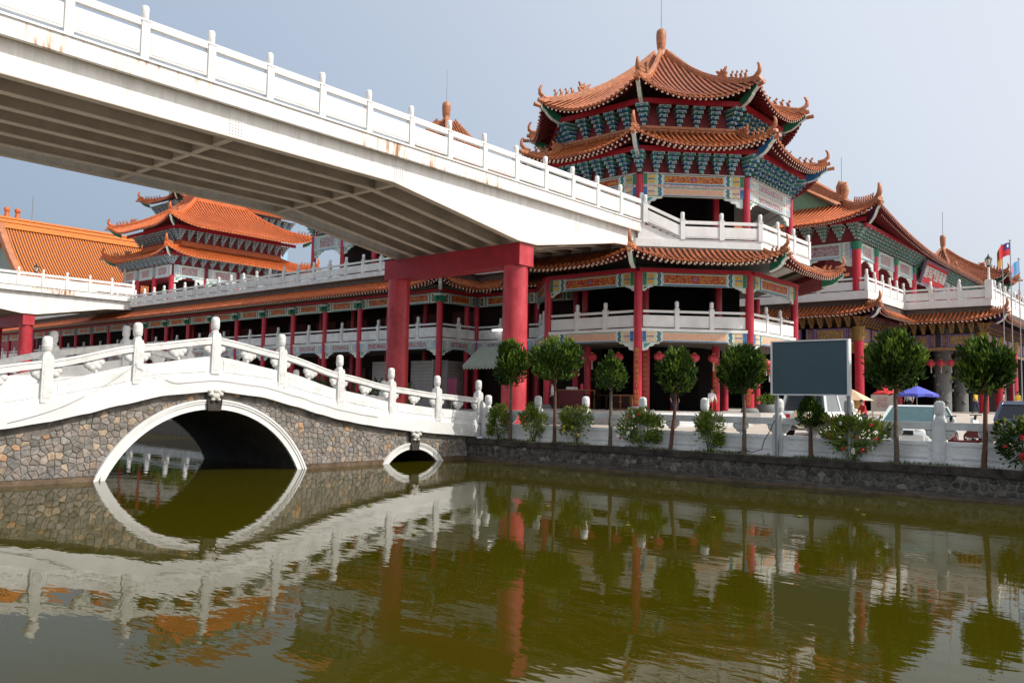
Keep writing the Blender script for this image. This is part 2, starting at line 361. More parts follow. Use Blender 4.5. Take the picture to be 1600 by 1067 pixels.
    def strip(s, xs, zlo, zhi, y0, y1, mat=0):
        """upright band along x between two height curves, y0..y1 thick"""
        for i in range(len(xs)-1):
            a, b = xs[i], xs[i+1]
            P = lambda x, y, z: (x, y, z)
            l0, l1, h0, h1 = zlo(a), zlo(b), zhi(a), zhi(b)
            s.poly([P(a, y0, l0), P(b, y0, l1), P(b, y0, h1), P(a, y0, h0)], mat); s.poly([P(b, y1, l1), P(a, y1, l0), P(a, y1, h0), P(b, y1, h1)], mat)
            s.poly([P(a, y0, h0), P(b, y0, h1), P(b, y1, h1), P(a, y1, h0)], mat); s.poly([P(a, y1, l0), P(b, y1, l1), P(b, y0, l1), P(a, y0, l0)], mat)
        for x, o in ((xs[0], 1), (xs[-1], -1)):
            q = [(x, y0, zlo(x)), (x, y0, zhi(x)), (x, y1, zhi(x)), (x, y1, zlo(x))]; s.poly(q if o > 0 else q[::-1], mat)
    def mesh(s, name, mats, off=None):
        me = bpy.data.meshes.new(name)
        v = s.v if off is None else [(p[0]-off[0], p[1]-off[1], p[2]-off[2]) for p in s.v]
        me.from_pydata(v, [], s.f)
        for m in mats: me.materials.append(MAT[m])
        me.polygons.foreach_set('material_index', s.m); me.polygons.foreach_set('use_smooth', s.sm); me.update()
        return me
    def build(s, name, mats, parent=None, loc=None, stuff=False):
        """verts are world coordinates; origin goes to the parent's origin (or loc)"""
        if isinstance(mats, str): mats = [mats]
        w = Vector(loc) if loc is not None else (WL[parent.name] if parent else Vector((0, 0, 0)))
        o = put(name, s.mesh(name, mats, w), parent, w)
        if stuff: o['kind'] = 'stuff'
        return o
def put(name, me, parent, loc, rz=0.0, scale=None):
    o = bpy.data.objects.new(name, me); COL.objects.link(o); loc = Vector(loc); WL[o.name] = loc
    if parent: o.parent = parent; o.location = loc-WL[parent.name]
    else: o.location = loc
    if rz: o.rotation_euler[2] = rz
    if scale: o.scale = scale
    return o
def tag(o, label, cat, group=None, kind=None):
    o['label'] = label; o['category'] = cat
    if group: o['group'] = group
    if kind: o['kind'] = kind
    return o
def struct(o): o['kind'] = 'structure'; return o
def thing(name, label, cat, loc, group=None):
    o = bpy.data.objects.new(name, None); COL.objects.link(o); o.location = loc; o.empty_display_size = .3; WL[o.name] = Vector(loc)
    return tag(o, label, cat, group)
CACHE = {}
def cached(key, fn):
    if key not in CACHE: CACHE[key] = fn()
    return CACHE[key]
def column(parent, x, y, z0, z1, r, m='red_column', name='column', n=20):
    def mk():
        b = MB(); b.cyl((0, 0, 0), (0, 0, z1-z0), r, r*.97, n); return b.mesh(name, [m])
    return put(name, cached(('col', round(z1-z0, 3), r, m, name), mk), parent, (x, y, z0))
def text_mesh(body, size, depth, m):
    cu = bpy.data.curves.new('lettering', 'FONT'); cu.body = body; cu.size = size; cu.extrude = depth; cu.align_x = 'CENTER'; cu.align_y = 'CENTER'
    cu.resolution_u = 2
    o = bpy.data.objects.new('lettering', cu); COL.objects.link(o)
    dg = bpy.context.evaluated_depsgraph_get(); me = bpy.data.meshes.new_from_object(o.evaluated_get(dg)); bpy.data.objects.remove(o)
    me.materials.clear(); me.materials.append(MAT[m]); me.name = 'lettering'
    return me
def clip(poly, nx, ny, c):
    """keep the side nx*x+ny*y <= c of a 2D polygon"""
    out = []
    for i in range(len(poly)):
        a, b = poly[i], poly[(i+1) % len(poly)]; da, db = nx*a[0]+ny*a[1]-c, nx*b[0]+ny*b[1]-c
        if da <= 0: out.append(a)
        if da*db < 0: t = da/(da-db); out.append((a[0]+(b[0]-a[0])*t, a[1]+(b[1]-a[1])*t))
    return out
def area(p): return abs(sum(p[i][0]*p[(i+1) % len(p)][1]-p[(i+1) % len(p)][0]*p[i][1] for i in range(len(p))))/2
def shrink(p, d):
    cx = sum(q[0] for q in p)/len(p); cy = sum(q[1] for q in p)/len(p); out = []
    for q in p:
        l = math.hypot(q[0]-cx, q[1]-cy); k = max(.2, 1-d/max(l, 1e-4)); out.append((cx+(q[0]-cx)*k, cy+(q[1]-cy)*k))
    return out
def voronoi(pts, rad):
    cells = []
    for i, p in enumerate(pts):
        c = [(p[0]-rad, p[1]-rad), (p[0]+rad, p[1]-rad), (p[0]+rad, p[1]+rad), (p[0]-rad, p[1]+rad)]
        for j, q in enumerate(pts):
            if i == j or abs(p[0]-q[0]) > 2*rad or abs(p[1]-q[1]) > 2*rad: continue
            nx, ny = q[0]-p[0], q[1]-p[1]; c = clip(c, nx, ny, (q[0]**2+q[1]**2-p[0]**2-p[1]**2)/2)
            if len(c) < 3: break
        cells.append(c)
    return cells
def lay_stones(parent, cells, to3d, out, mats, weights, gap=.016, proud=.05):
    """each cell one cushion-shaped stone, part of the wall"""
    n = 0; rest = {}
    ok = [c for c in cells if len(c) >= 3 and area(c) >= .006]
    def shown(c): p = Vector(to3d((sum(q[0] for q in c)/len(c), sum(q[1] for q in c)/len(c)))); return -area(c)/(p-CAM).length**2
    ok.sort(key=shown)
    for rank, c in enumerate(ok):
        c = shrink(c, gap)
        if area(c) < .004: continue
        h = proud*rnd.uniform(.7, 1.25); b = MB(); k = len(c); O = Vector(out)
        P0 = [Vector(to3d(q)) for q in c]; P1 = [Vector(to3d(q))+O*h*.7 for q in c]; P2 = [Vector(to3d(q))+O*h*rnd.uniform(.9, 1.1) for q in shrink(c, .03)]
        vs = P0+P1+P2; fs = []
        for a in (0, k):
            for i in range(k): fs.append((a+i, a+(i+1) % k, a+k+(i+1) % k, a+k+i))
        fs.append(tuple(range(2*k, 3*k))); b.raw(vs, fs, 0, False)
        cx = sum((p for p in P0), Vector((0, 0, 0)))/k
        m = rnd.choices(mats, weights)[0]; n += 1
        if rank < 295: b.build('stone', m, parent, cx)
        else: rest.setdefault(m, MB()).raw(b.v, b.f)
    for m, b in rest.items(): b.build('small_stone', m, parent, stuff=True)
    return n
def interp(tab):
    def f(x):
        if x <= tab[0][0]: return tab[0][1]
        for (a, p), (b, q) in zip(tab, tab[1:]):
            if x <= b:
                t = (x-a)/(b-a); t = t*t*(3-2*t)*.4+t*.6
                return p+(q-p)*t
        return tab[-1][1]
    return f
def foliage(n, rad, c, leaf=(.15, .06), up=.6, lumps=9, seed=1, hollow=.45, shape=None):
    """crown of separate leaves: clustered in clumps over an ellipsoid, gaps between the clumps"""
    r = random.Random(seed); b = MB()
    cl = []; ph = [r.uniform(0, 6.28) for _ in range(6)]
    for i in range(lumps):
        z = r.uniform(-.75, 1); t = r.uniform(0, 6.283); q = math.sqrt(max(0, 1-z*z)); cl.append((Vector((q*math.cos(t), q*math.sin(t), z))*r.uniform(.55, .95), r.uniform(.28, .5)))
    for i in range(n):
        if r.random() < .72:
            o, s = r.choice(cl); d = Vector((r.gauss(0, 1), r.gauss(0, 1), r.gauss(0, 1))).normalized(); p = o+d*s*(r.random()**.4)
        else:
            d = Vector((r.gauss(0, 1), r.gauss(0, 1), r.gauss(0, 1))).normalized(); p = d*(hollow+(1-hollow)*r.random()**.6)
        q_ = p.normalized() if p.length > 1e-3 else p; p = p*(1+.10*math.sin(3.1*q_.x+ph[0])+.10*math.sin(4.2*q_.y+ph[1])+.10*math.sin(3.7*q_.z+ph[2])+.06*math.sin(9*q_.x+7*q_.y+ph[3]))
        if p.length > 1.22: p = p.normalized()*r.uniform(1.0, 1.18)
        if shape: p = shape(p)
        w = Vector((c[0]+p.x*rad[0], c[1]+p.y*rad[1], c[2]+p.z*rad[2]))
        d = (p.normalized()*(1-up)+Vector((0, 0, up))+Vector((r.uniform(-.5, .5), r.uniform(-.5, .5), r.uniform(-.4, .4)))).normalized()
        s = d.cross(Vector((r.uniform(-1, 1), r.uniform(-1, 1), r.uniform(-.3, .3)))).normalized(); l = leaf[0]*r.uniform(.7, 1.3); h = leaf[1]*r.uniform(.7, 1.2)
        nn = d.cross(s)*(l*.12)
        b.raw([w, w+d*l*.45+s*h*.5+nn, w+d*l, w+d*l*.45-s*h*.5+nn], [(0, 1, 2, 3)], 0, False)
    return b
# ---------------------------------------------------------------- temple kit
def roof_face(parent, E0, E1, T0, T1, zm, zt, l0, l1, tile='tile', pitch=.28, roll=.078, raf=True, curve=.6, lw=3.2, segs=6, purl=True, rafters_in=.8):
    """one curved tiled roof slope between an eave edge E0-E1 and a top edge T0-T1; corners lift by l0, l1"""
    E0, E1, T0, T1 = (Vector((p[0], p[1])) for p in (E0, E1, T0, T1))
    Le = (E1-E0).length; u = (E1-E0)/Le; m = (T0+T1)/2-(E0+E1)/2; n = Vector((-u.y, u.x))
    if n.dot(m) < 0: n = -n
    D = (T0-E0).dot(n); o = E0
    tl, tr = (T0-E0).dot(u), (T1-E0).dot(u)
    xl = lambda t: tl*t
    xr = lambda t: Le+(tr-Le)*t
    w = min(lw, Le/2)
    def z(x, t):
        base = zm+(zt-zm)*(curve*t+(1-curve)*t*t)
        k = (1-t)**2
        a = max(0, 1-(x-xl(t))/w); c = max(0, 1-(xr(t)-x)/w)
        return base+(l0*a**2.1+l1*c**2.1)*k
    def P(x, t, dz=0, dn=0):
        q = o+u*x+n*(D*t+dn); return Vector((q.x, q.y, z(x, t)+dz))
    def tmax(x):
        t = 1.0
        if tl > 1e-6 and x < tl: t = min(t, x/tl)
        if Le-tr > 1e-6 and x > tr: t = min(t, (Le-x)/(Le-tr))
        return max(0.0, t)
    k = max(2, round(Le/pitch)); st = Le/k
    pan = MB(); rolls = MB()
    for i in range(k):
        a, c = i*st, (i+1)*st; ta, tc = tmax(a), tmax(c)
        for j in range(segs):
            s0, s1 = j/segs, (j+1)/segs
            q = [P(a, ta*s0), P(c, tc*s0), P(c, tc*s1), P(a, ta*s1)]
            pan.poly(q, 0)
        x = (a+c)/2; t1 = tmax(x)
        if t1 > .03:
            path = [P(x, t1*j/segs, .02) for j in range(segs+1)]; path[0] = P(x, 0, .02, -.05)
            sec = [(roll*math.cos(q), roll*1.05*math.sin(q)) for q in (0, .63, 1.26, 1.88, 2.51, 3.14)]
            rolls.sweep(path, sec, 0, smooth=True)
            c0 = path[0]-Vector((n.x, n.y, 0))*.012
            ring = [c0+Vector((u.x*math.cos(q), u.y*math.cos(q), math.sin(q)))*roll*1.12 for q in [6.283*j/8 for j in range(8)]]
            rolls.poly(ring if n.x*u.y-n.y*u.x > 0 else ring[::-1], 0)
        # drip tile between two rolls
        p = P(a, 0, 0, -.04); rolls.poly([p-Vector((u.x, u.y, 0))*roll*.9, p-Vector((0, 0, roll*1.5)), p+Vector((u.x, u.y, 0))*roll*.9, p+Vector((0, 0, .02))], 0)
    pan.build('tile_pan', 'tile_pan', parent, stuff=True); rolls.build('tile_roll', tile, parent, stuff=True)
    if raf:
        r = MB(); tin = min(.9, rafters_in/max(D, .1))
        for i in range(k):
            a, c = i*st, (i+1)*st; ta, tc = min(tin, tmax(a)), min(tin, tmax(c))
            r.poly([P(a, 0, -.06), P(a, ta, -.06), P(c, tc, -.06), P(c, 0, -.06)], 0)
            r.poly([P(a, 0, -.06), P(c, 0, -.06), P(c, 0, .0), P(a, 0, .0)], 0)
            x = (a+c)/2; tm = min(tin, tmax(x)*.9)
            if tm > .06:
                r.beam(P(x, 0, -.12, .03), P(x, tm, -.12), .10, .10, 0, endmat=1)
                if tm > .3: r.beam(P(x, tm*.28, -.24), P(x, tm, -.24), .11, .11, 0, endmat=1)
        r.build('rafter', ['rafter_red', 'rafter_end'], parent, stuff=True)
    return dict(P=P, D=D, Le=Le, n=n, u=u)
def beast_mesh():
    b = MB(); b.box((0, 0, .04), (.16, .09, .08)); b.blob((0, 0, .16), (.075, .055, .11), 6, 4); b.blob((.06, 0, .29), (.06, .045, .055), 6, 4)
    b.box((.10, 0, .27), (.05, .04, .035)); b.beam((-.05, 0, .12), (-.11, 0, .26), .03, .035); b.box((.05, .03, .345), (.02, .015, .05)); b.box((.05, -.03, .345), (.02, .015, .05))
    return b.mesh('ridge_figure', ['ridge_tile'])
def dragon_mesh():
    b = MB(); b.prism([(-.32, -.07, 0), (.25, -.07, 0), (.34, -.07, .22), (.22, -.07, .30), (.30, -.07, .52), (.12, -.07, .36), (-.02, -.07, .50), (-.08, -.07, .34), (-.26, -.07, .46), (-.24, -.07, .25), (-.38, -.07, .2)], (0, .14, 0))
    b.blob((.12, 0, .22), (.16, .11, .12), 8, 5); b.beam((-.1, 0, .1), (-.42, 0, .5), .06, .08)
    return b.mesh('ridge_dragon', ['ridge_tile'])
def hip(parent, E, T, zE, zT, curve=.6, lift=1.0, zm=0, w=.20, h=.30, figs=4, horn=.9, dragon=True, beam_mat='green', tile='ridge_tile', beam=True, ext=.32, sc=1.0):
    """hip ridge from eave corner E up to T, its horn, the row of figures and the carved corner beam under it"""
    E = Vector((E[0], E[1])); T = Vector((T[0], T[1])); d = (E-T).normalized(); Ln = (E-T).length
    def Z(t): return zm+(zT-zm)*(curve*t+(1-curve)*t*t)+lift*(1-t)**2*(1-t*.15)
    def P(t, dz=0): q = E+(T-E)*t; return Vector((q.x, q.y, Z(t)+dz))
    path = [P(i/9, h*.4) for i in range(9, -1, -1)]
    sec = [(-w/2, -h*.55), (-w/2, h*.3), (-w*.32, h*.5), (w*.32, h*.5), (w/2, h*.3), (w/2, -h*.55)]
    b = MB(); b.sweep(path, sec, 0)
    b.sweep([p+Vector((0, 0, h*.55)) for p in path[:-2]], [(-w*.3, -.05), (-w*.3, .05), (w*.3, .05), (w*.3, -.05)], 0)
    e = P(0); D3 = Vector((d.x, d.y, 0))
    b.cyl(e+D3*.0+Vector((0, 0, h*.12)), e+D3*ext*sc*.55+Vector((0, 0, h*.30)), w*.62, w*.56, 10)
    if horn:
        hz = horn*.72; hp = [e-D3*.55*sc+Vector((0, 0, h*.75)), e-D3*.18*sc+Vector((0, 0, h*.9)), e+D3*.06*sc+Vector((0, 0, h*.9+hz*.28)), e+D3*.08*sc+Vector((0, 0, h*.9+hz*.62)), e-D3*.0+Vector((0, 0, h*.9+hz*.9)), e-D3*.09*sc+Vector((0, 0, h*.9+hz))]
        b.tube(hp, [w*.45, w*.64, w*.55, w*.42, w*.32, w*.16], 8)
    b.build('hip_ridge', tile, parent)
    rz = math.atan2(d.y, d.x)
    for i in range(figs):
        t = (.95*sc+.36*sc*i)/Ln
        if t < .8: put('ridge_figure', cached('beast', beast_mesh), parent, P(t, h*.85), rz, (1.22*sc,)*3)
    if dragon:
        t = (1.35*sc+.36*sc*figs)/Ln
        if t < .85: put('ridge_dragon', cached('dragon', dragon_mesh), parent, P(t, h*.8), rz, (1.1*sc,)*3)
    if beam:
        s = Vector((-d.y, d.x, 0)); g = MB(); L0 = 1.5*sc; a = e-D3*L0
        zz = e.z-.16; drop = .62*sc*lift
        pr = [(0, zz-.0), (0, zz-.20), (-.35*sc, zz-.30-.1*lift), (-.42*sc, zz-.42-.1*lift), (-.75*sc, zz-.52-drop*.4), (-L0, zz-.55-drop*.75), (-L0, zz-.20-drop*.6)]
        poly = [e+D3*(x)+Vector((0, 0, q-e.z))-s*.085 for x, q in pr]; g.prism(poly, s*.17, 0)
        for k in range(5):
            p0 = e+D3*pr[k+1][0]+Vector((0, 0, pr[k+1][1]-e.z)) if k < 4 else None
            if p0 is not None and k+2 < len(pr):
                p1 = e+D3*pr[k+2][0]+Vector((0, 0, pr[k+2][1]-e.z)); g.beam(p0, p1, .20, .045, 1)
        g.beam(e+Vector((0, 0, zz-e.z-.10)), e+Vector((0, 0, zz-e.z-.102))-D3*.03, .19, .24, 1)
        g.build('corner_beam', [beam_mat, 'trim'], parent)
        c = MB(); c.cyl(e+Vector((0, 0, zz-e.z-.12)), e+D3*.42*sc+Vector((0, 0, zz-e.z-.06)), .10*sc, .12*sc, 10); c.build('beam_cap', tile, parent)
    return P
def bracket_mesh(tiers=5, H=1.0, W=.62, O=.75, cols=('teal', 'blue', 'trim', 'red_wall')):
    """one dougong set: arms widening and stepping out tier by tier, pale edges, small bearing blocks"""
    b = MB(); th = H/tiers
    for k in range(tiers):
        w = .17+(W-.17)*k/(tiers-1); d = .10+(O-.10)*(k+.6)/tiers; z0 = k*th
        m = 1 if k in (0, 2) else 0
        b.b2(-w/2, w/2, 0, d, z0+th*.30, z0+th*.86, m)
        b.b2(-w/2-.014, w/2+.014, 0, d+.014, z0+th*.80, z0+th*.99, 2)
        for x in (-w/2, w/2): b.b2(x-.016, x+.016, d-.02, d+.012, z0+th*.28, z0+th*.8, 2)
        b.b2(-.055, .055, 0, d+.17, z0+th*.12, z0+th*.62, 1 if m == 0 else 0)       # tongue
        b.b2(-.066, .066, d+.155, d+.175, z0+th*.08, z0+th*.68, 2); b.b2(-.044, .044, d+.17, d+.182, z0+th*.18, z0+th*.58, 1 if m == 0 else 0)
        for x in (-w/2+.05, w/2-.05): b.b2(x-.05, x+.05, d-.1, d+.015, z0+th*.98, z0+th*1.28, 0 if m else 1)
        if k > 1: b.b2(-.05, .05, d-.06, d+.03, z0+th*.9, z0+th*1.2, 3)
    return b.mesh('bracket', list(cols))
def bracket_row(parent, A, B, z, n, H=1.0, W=.62, O=.75, inset=.0, cols=('teal', 'blue', 'trim', 'red_wall'), ends=True):
    A = Vector((A[0], A[1])); B = Vector((B[0], B[1])); u = (B-A).normalized(); out = Vector((u.y, -u.x))
    me = cached(('brk', H, W, O, cols), lambda: bracket_mesh(5, H, W, O, cols))
    for i in range(n):
        if not ends and i in (0, n-1): continue
        f = (i+.0)/(n-1) if n > 1 else .5
        p = A+(B-A)*f
        put('bracket', me, parent, (p.x, p.y, z), math.atan2(out.y, out.x)-math.pi/2)
def corner_bracket(parent, p, out, z, H=1.0, W=.62, O=.75, cols=('teal', 'blue', 'trim', 'red_wall')):
    me = cached(('brk', H, W*1.05, O*1.2, cols), lambda: bracket_mesh(5, H, W*1.05, O*1.2, cols))
    put('bracket', me, parent, (p[0], p[1], z), math.atan2(out[1], out[0])-math.pi/2)
def painted_beam(parent, A, B, z0, z1, th=.22, style='dragon', medal=True):
    """painted architrave between two columns, outward side to the right of A->B"""
    A = Vector((A[0], A[1])); B = Vector((B[0], B[1])); L = (B-A).length; u = (B-A)/L; o = Vector((u.y, -u.x)); h = z1-z0
    def Q(x, d, z): q = A+u*x+o*d; return Vector((q.x, q.y, z))
    def slab(b, x0, x1, za, zb, d, m):
        b.prism([Q(x0, th/2, za), Q(x1, th/2, za), Q(x1, th/2, zb), Q(x0, th/2, zb)], (o.x*d, o.y*d, 0), m)
    b = MB()
    S = {'dragon': ('mint', 'blue', 'trim', 'green', 'gold', 'dragon_panel'), 'pale': ('cream', 'blue', 'trim', 'green', 'cream_panel', 'cream_scroll'),
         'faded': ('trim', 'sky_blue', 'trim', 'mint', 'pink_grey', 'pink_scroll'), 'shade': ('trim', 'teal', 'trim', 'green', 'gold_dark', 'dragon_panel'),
         'purple': ('purple', 'lilac', 'lilac', 'purple', 'gold_dark', 'gold_scroll')}[style]
    b.prism([Q(0, -th/2, z0), Q(L, -th/2, z0), Q(L, th/2, z0), Q(0, th/2, z0)], (0, 0, h), 0)
    e = min(.95, L*.2)
    for s in (0, 1):
        f = (lambda x: x) if s == 0 else (lambda x: L-x)
        slab(b, *sorted((f(.02), f(e*.22))), z0, z1, .018, 1 if style != 'dragon' else 3)
        for za, zb in ((z0+h*.1, z0+h*.44), (z0+h*.56, z0+h*.9)): slab(b, *sorted((f(e*.28), f(e*.62))), za, zb, .014, 4)
        slab(b, *sorted((f(e*.26), f(e*.64))), z0+h*.46, z0+h*.54, .016, 1)
        for k, (m, x) in enumerate(((2, .70), (3, .78), (1, .88), (2, .97))):       # zigzag bands
            zz = [z0, z0+h*.25, z0+h*.5, z0+h*.75, z1]; dx = [0, .07, 0, .07, 0]; ww = e*.085
            for j in range(4):
                xa, xb = f(e*x+dx[j]*e), f(e*x+dx[j+1]*e); s2 = ww if s == 0 else -ww
                q = [Q(xa, th/2+.012, zz[j]), Q(xa+s2, th/2+.012, zz[j]), Q(xb+s2, th/2+.012, zz[j+1]), Q(xb, th/2+.012, zz[j+1])]
                b.poly(q if s == 0 else q[::-1], m)
    for za, zb, m in ((z0+h*.0, z0+h*.10, 1), (z0+h*.10, z0+h*.15, 2), (z0+h*.88, z0+h*.93, 2), (z0+h*.93, z1, 3)): slab(b, e*1.12, L-e*1.12, za, zb, .012, m)
    bo = b.build('painted_beam', list(S[:5]), parent)
    p = MB(); p.prism([Q(e*1.18, th/2, z0+h*.19), Q(L-e*1.18, th/2, z0+h*.19), Q(L-e*1.18, th/2, z0+h*.85), Q(e*1.18, th/2, z0+h*.85)], (o.x*.02, o.y*.02, 0), 0)
    if medal and style == 'dragon':
        c = Q(L/2, th/2+.02, z0+h*.52); ring = []
        for r, d, m in ((h*.27, .008, 1), (h*.19, .014, 2)):
            ring = [c+Vector((u.x*math.cos(t)*r*1.25, u.y*math.cos(t)*r*1.25, math.sin(t)*r)) for t in [6.283*k/14 for k in range(14)]]
            p.prism(ring, (o.x*d, o.y*d, 0), m)
    p.build('painted_panel', [S[5], 'flag_red', 'lilac'], bo)
    return bo
def corbel(parent, p, u, z, s=1.0, m=('trim', 'teal')):
    """carved spandrel under a beam beside a column"""
    b = MB(); U = Vector((u[0], u[1], 0)); o = Vector((u[1], -u[0], 0)); P = Vector((p[0], p[1], z))
    pts = [(0, 0), (1.25*s, 0), (1.2*s, -.12*s), (.85*s, -.16*s), (.75*s, -.30*s), (.48*s, -.34*s), (.40*s, -.55*s), (.12*s, -.62*s), (0, -.60*s)]
    b.prism([P+U*x+Vector((0, 0, y))-o*.05 for x, y in pts], o*.1, 0)
    pts = [(.12*s, -.12*s), (.6*s, -.1*s), (.36*s, -.3*s), (.14*s, -.44*s)]
    b.prism([P+U*x+Vector((0, 0, y))+o*.05 for x, y in pts], o*.012, 1)
    return b.build('carved_corbel', list(m), parent)
def rail_post_mesh(H, w=.17, m='white_paint'):
    b = MB(); b.b2(-w/2, w/2, -w/2, w/2, 0, H*.70, 0); b.b2(-w*.56, w*.56, -w*.56, w*.56, H*.70, H*.725, 0)
    b.lathe([(w*.40, H*.725), (w*.40, H*.76), (w*.46, H*.78), (w*.47, H*.95), (w*.38, H*.985), (w*.12, H)], n=12)
    return b.mesh('railing_post', [m])
def railing(parent, A, B, z, n, H=1.45, posts=(True, True), m='white_paint', curb=.14, gap_lo=.09, panel_h=.52, gap_hi=.13, rail_h=.12, zB=None, thick=.13, skip=()):
    """run of n bays: posts, a hand rail, a solid panel with slots above and below it, a curb"""
    A = Vector((A[0], A[1])); B = Vector((B[0], B[1])); L = (B-A).length; bay = L/n; u = (B-A)/L; rz = math.atan2(u.y, u.x)
    zB = z if zB is None else zB
    me = cached(('rp', H, m), lambda: rail_post_mesh(H, .225, m))
    for i in range(n+1):
        if (i == 0 and not posts[0]) or (i == n and not posts[1]) or i in skip: continue
        p = A+u*bay*i; put('railing_post', me, parent, (p.x, p.y, z+(zB-z)*i/n), rz)
    sl = (zB-z)/L
    def piece(name, z0, z1, t, r=0):
        def mk():
            b = MB(); x0, x1 = .06, bay-.06; h = z1-z0
            pr = [(x0, -t/2, z0+sl*x0), (x1, -t/2, z0+sl*x1), (x1, t/2, z0+sl*x1), (x0, t/2, z0+sl*x0)]
            b.prism(pr, (0, 0, h), 0)
            if r: b.prism([(x0+.12, -t/2-.012, z0+.06+sl*x0), (x1-.12, -t/2-.012, z0+.06+sl*x1), (x1-.12, t/2+.012, z0+.06+sl*x1), (x0+.12, t/2+.012, z0+.06+sl*x0)], (0, 0, h-.12), 0)
            return b.mesh(name, [m])
        return cached((name, round(bay, 3), round(z0, 3), round(z1, 3), t, m, round(sl, 4)), mk)
    z0 = curb+gap_lo; z1 = z0+panel_h; z2 = z1+gap_hi
    for i in range(n):
        p = A+u*bay*i; zz = z+(zB-z)*i/n
        put('hand_rail', piece('hand_rail', z2, z2+rail_h, thick), parent, (p.x, p.y, zz), rz)
        put('railing_panel', piece('railing_panel', z0, z1, thick*.75, 1), parent, (p.x, p.y, zz), rz)
        if curb > 0: put('curb', piece('curb', 0, curb, thick*1.5), parent, (p.x, p.y, zz), rz)
def ngon(c, r, k0, k1): return [(c[0]+r*math.cos(math.radians(202.5+45*k)), c[1]+r*math.sin(math.radians(202.5+45*k))) for k in range(k0, k1+1)]
def oct_ring(b, c, ro, ri, z0, z1, mat=0, ks=range(8)):
    for k in ks:
        (a0, a1), (b0, b1) = ngon(c, ro, k, k+1), ngon(c, ri, k, k+1)
        b.prism([(*a0, z0), (*a1, z0), (*b1, z0), (*b0, z0)], (0, 0, z1-z0), mat)
def oct_slab(b, c, r, z0, z1, mat=0): b.prism([(*p, z0) for p in ngon(c, r, 0, 7)], (0, 0, z1-z0), mat)
def post_cap_mesh(H, w, m):
    """stone balustrade post: square shaft, necked round head with ring"""
    b = MB(); b.b2(-w/2, w/2, -w/2, w/2, -H, -.56, 0); b.b2(-w*.44, w*.44, -w*.44, w*.44, -.56, -.50, 0)
    b.b2(-w*.32, w*.32, -w*.53, w*.53, -H+.12, -.72, 0)
    b.lathe([(w*.40, -.50), (w*.42, -.46), (w*.33, -.43), (w*.33, -.40), (w*.43, -.37), (w*.45, -.30), (w*.455, -.12), (w*.40, -.05), (w*.25, -.01), (w*.02, 0)], n=16)
    b.lathe([(w*.475, -.28), (w*.485, -.265), (w*.475, -.25)], n=16)
    return b.mesh('balustrade_post', [m])
def cloud_mesh(m, w=.5, h=.32, half=0):
    """cloud scroll that fills the opening between hand rail and panel"""
    b = MB(); s = 1
    xs = [(-.24, -.08, .19), (.24, -.08, .19), (0, -.09, .30), (-.11, -.17, .17), (.11, -.17, .17)] if not half else [(.02, -.09, .22), (.17, -.10, .17), (.06, -.17, .16)]
    for x, z, r in xs: b.blob((x*w, 0, z*h/.32), (r*w*1.05, .075, r*.62*h/.32), 10, 6)
    b.b2(-.36*w if not half else -.08*w, .36*w, -.05, .05, -.06, .02)
    if not half: b.blob((0, 0, -h*.86), (.075*w*1.2, .05, .05), 8, 5); b.b2(-.02, .02, -.03, .03, -h, -h*.6)
    return b.mesh('cloud_scroll', [m])
# ---------------------------------------------------------------- setting
def GZ(x): return 1.10 if x < 8 else 1.10+.9*min(1, (x-8)/26)
b = MB(); b.poly([(-23.4, -70, 0), (.3, -70, 0), (.3, 76, 0), (-23.4, 76, 0)]); struct(b.build('water', 'water'))
b = MB(); b.poly([(-23.4, -70, -1.6), (.3, -70, -1.6), (.3, 76, -1.6), (-23.4, 76, -1.6)]); struct(b.build('canal_bed', 'soil'))
b = MB(); xs = [.95, 8, 16, 24, 34, 60, 500]
for a, c in zip(xs, xs[1:]): b.poly([(a, -400, GZ(a)), (c, -400, GZ(c)), (c, 500, GZ(c)), (a, 500, GZ(a))])
struct(b.build('plaza', 'paving'))
b = MB(); b.poly([(-500, -400, .86), (-23.4, -400, .86), (-23.4, 500, .86), (-500, 500, .86)]); b.poly([(-23.4, -400, .86), (-23.4, -400, -1.6), (-23.4, 500, -1.6), (-23.4, 500, .86)])
b.poly([(-23.4, 76, .86), (.95, 76, .86), (.95, 500, .86), (-23.4, 500, .86)]); b.poly([(-23.4, 76, -1.6), (.95, 76, -1.6), (.95, 76, .86), (-23.4, 76, .86)])
b.poly([(-23.4, -400, .86), (.95, -400, .86), (.95, -70, .86), (-23.4, -70, .86)]); b.poly([(.95, -70, -1.6), (-23.4, -70, -1.6), (-23.4, -70, .86), (.95, -70, .86)])
struct(b.build('bank_ground', 'paving'))
b = MB(); b.b2(.14, .95, -70, -.35, .55, .815); b.b2(.14, .95, 5.5, 76, .55, .815); struct(b.build('planting_strip', 'soil'))
# ---------------------------------------------------------------- canal wall
cw = thing('canal_wall', 'dark rubble stone wall with mossy coping along the water under the topiary trees', 'wall', (0, -18, 0))
b = MB(); b.b2(.02, .5, -70, -.30, -1.6, .64); b.build('wall_core', 'mortar_pale', cw)
b = MB()
for k in range(60):
    y0 = -.32-k*1.1; b.b2(-.07+rnd.uniform(-.008, .008), .20+rnd.uniform(-.02, .02), y0-1.096, y0, .63, .835+rnd.uniform(-.02, .012))
b.build('coping', 'coping', cw)
b = MB(); b.b2(-.10, .05, -70, -.30, -1.6, .135); b.build('footing', 'footing', cw)
b = MB(); b.b2(-.106, .0, -70, -.302, -.3, .055); b.build('wet_band', 'wet_band', cw)
pts = []
y = -.45
while y > -21.5:
    for j in range(3): pts.append((y+rnd.uniform(-.08, .08)+(.11 if j % 2 else 0), .22+.165*j+rnd.uniform(-.04, .04)))
    y -= .235
cells = []
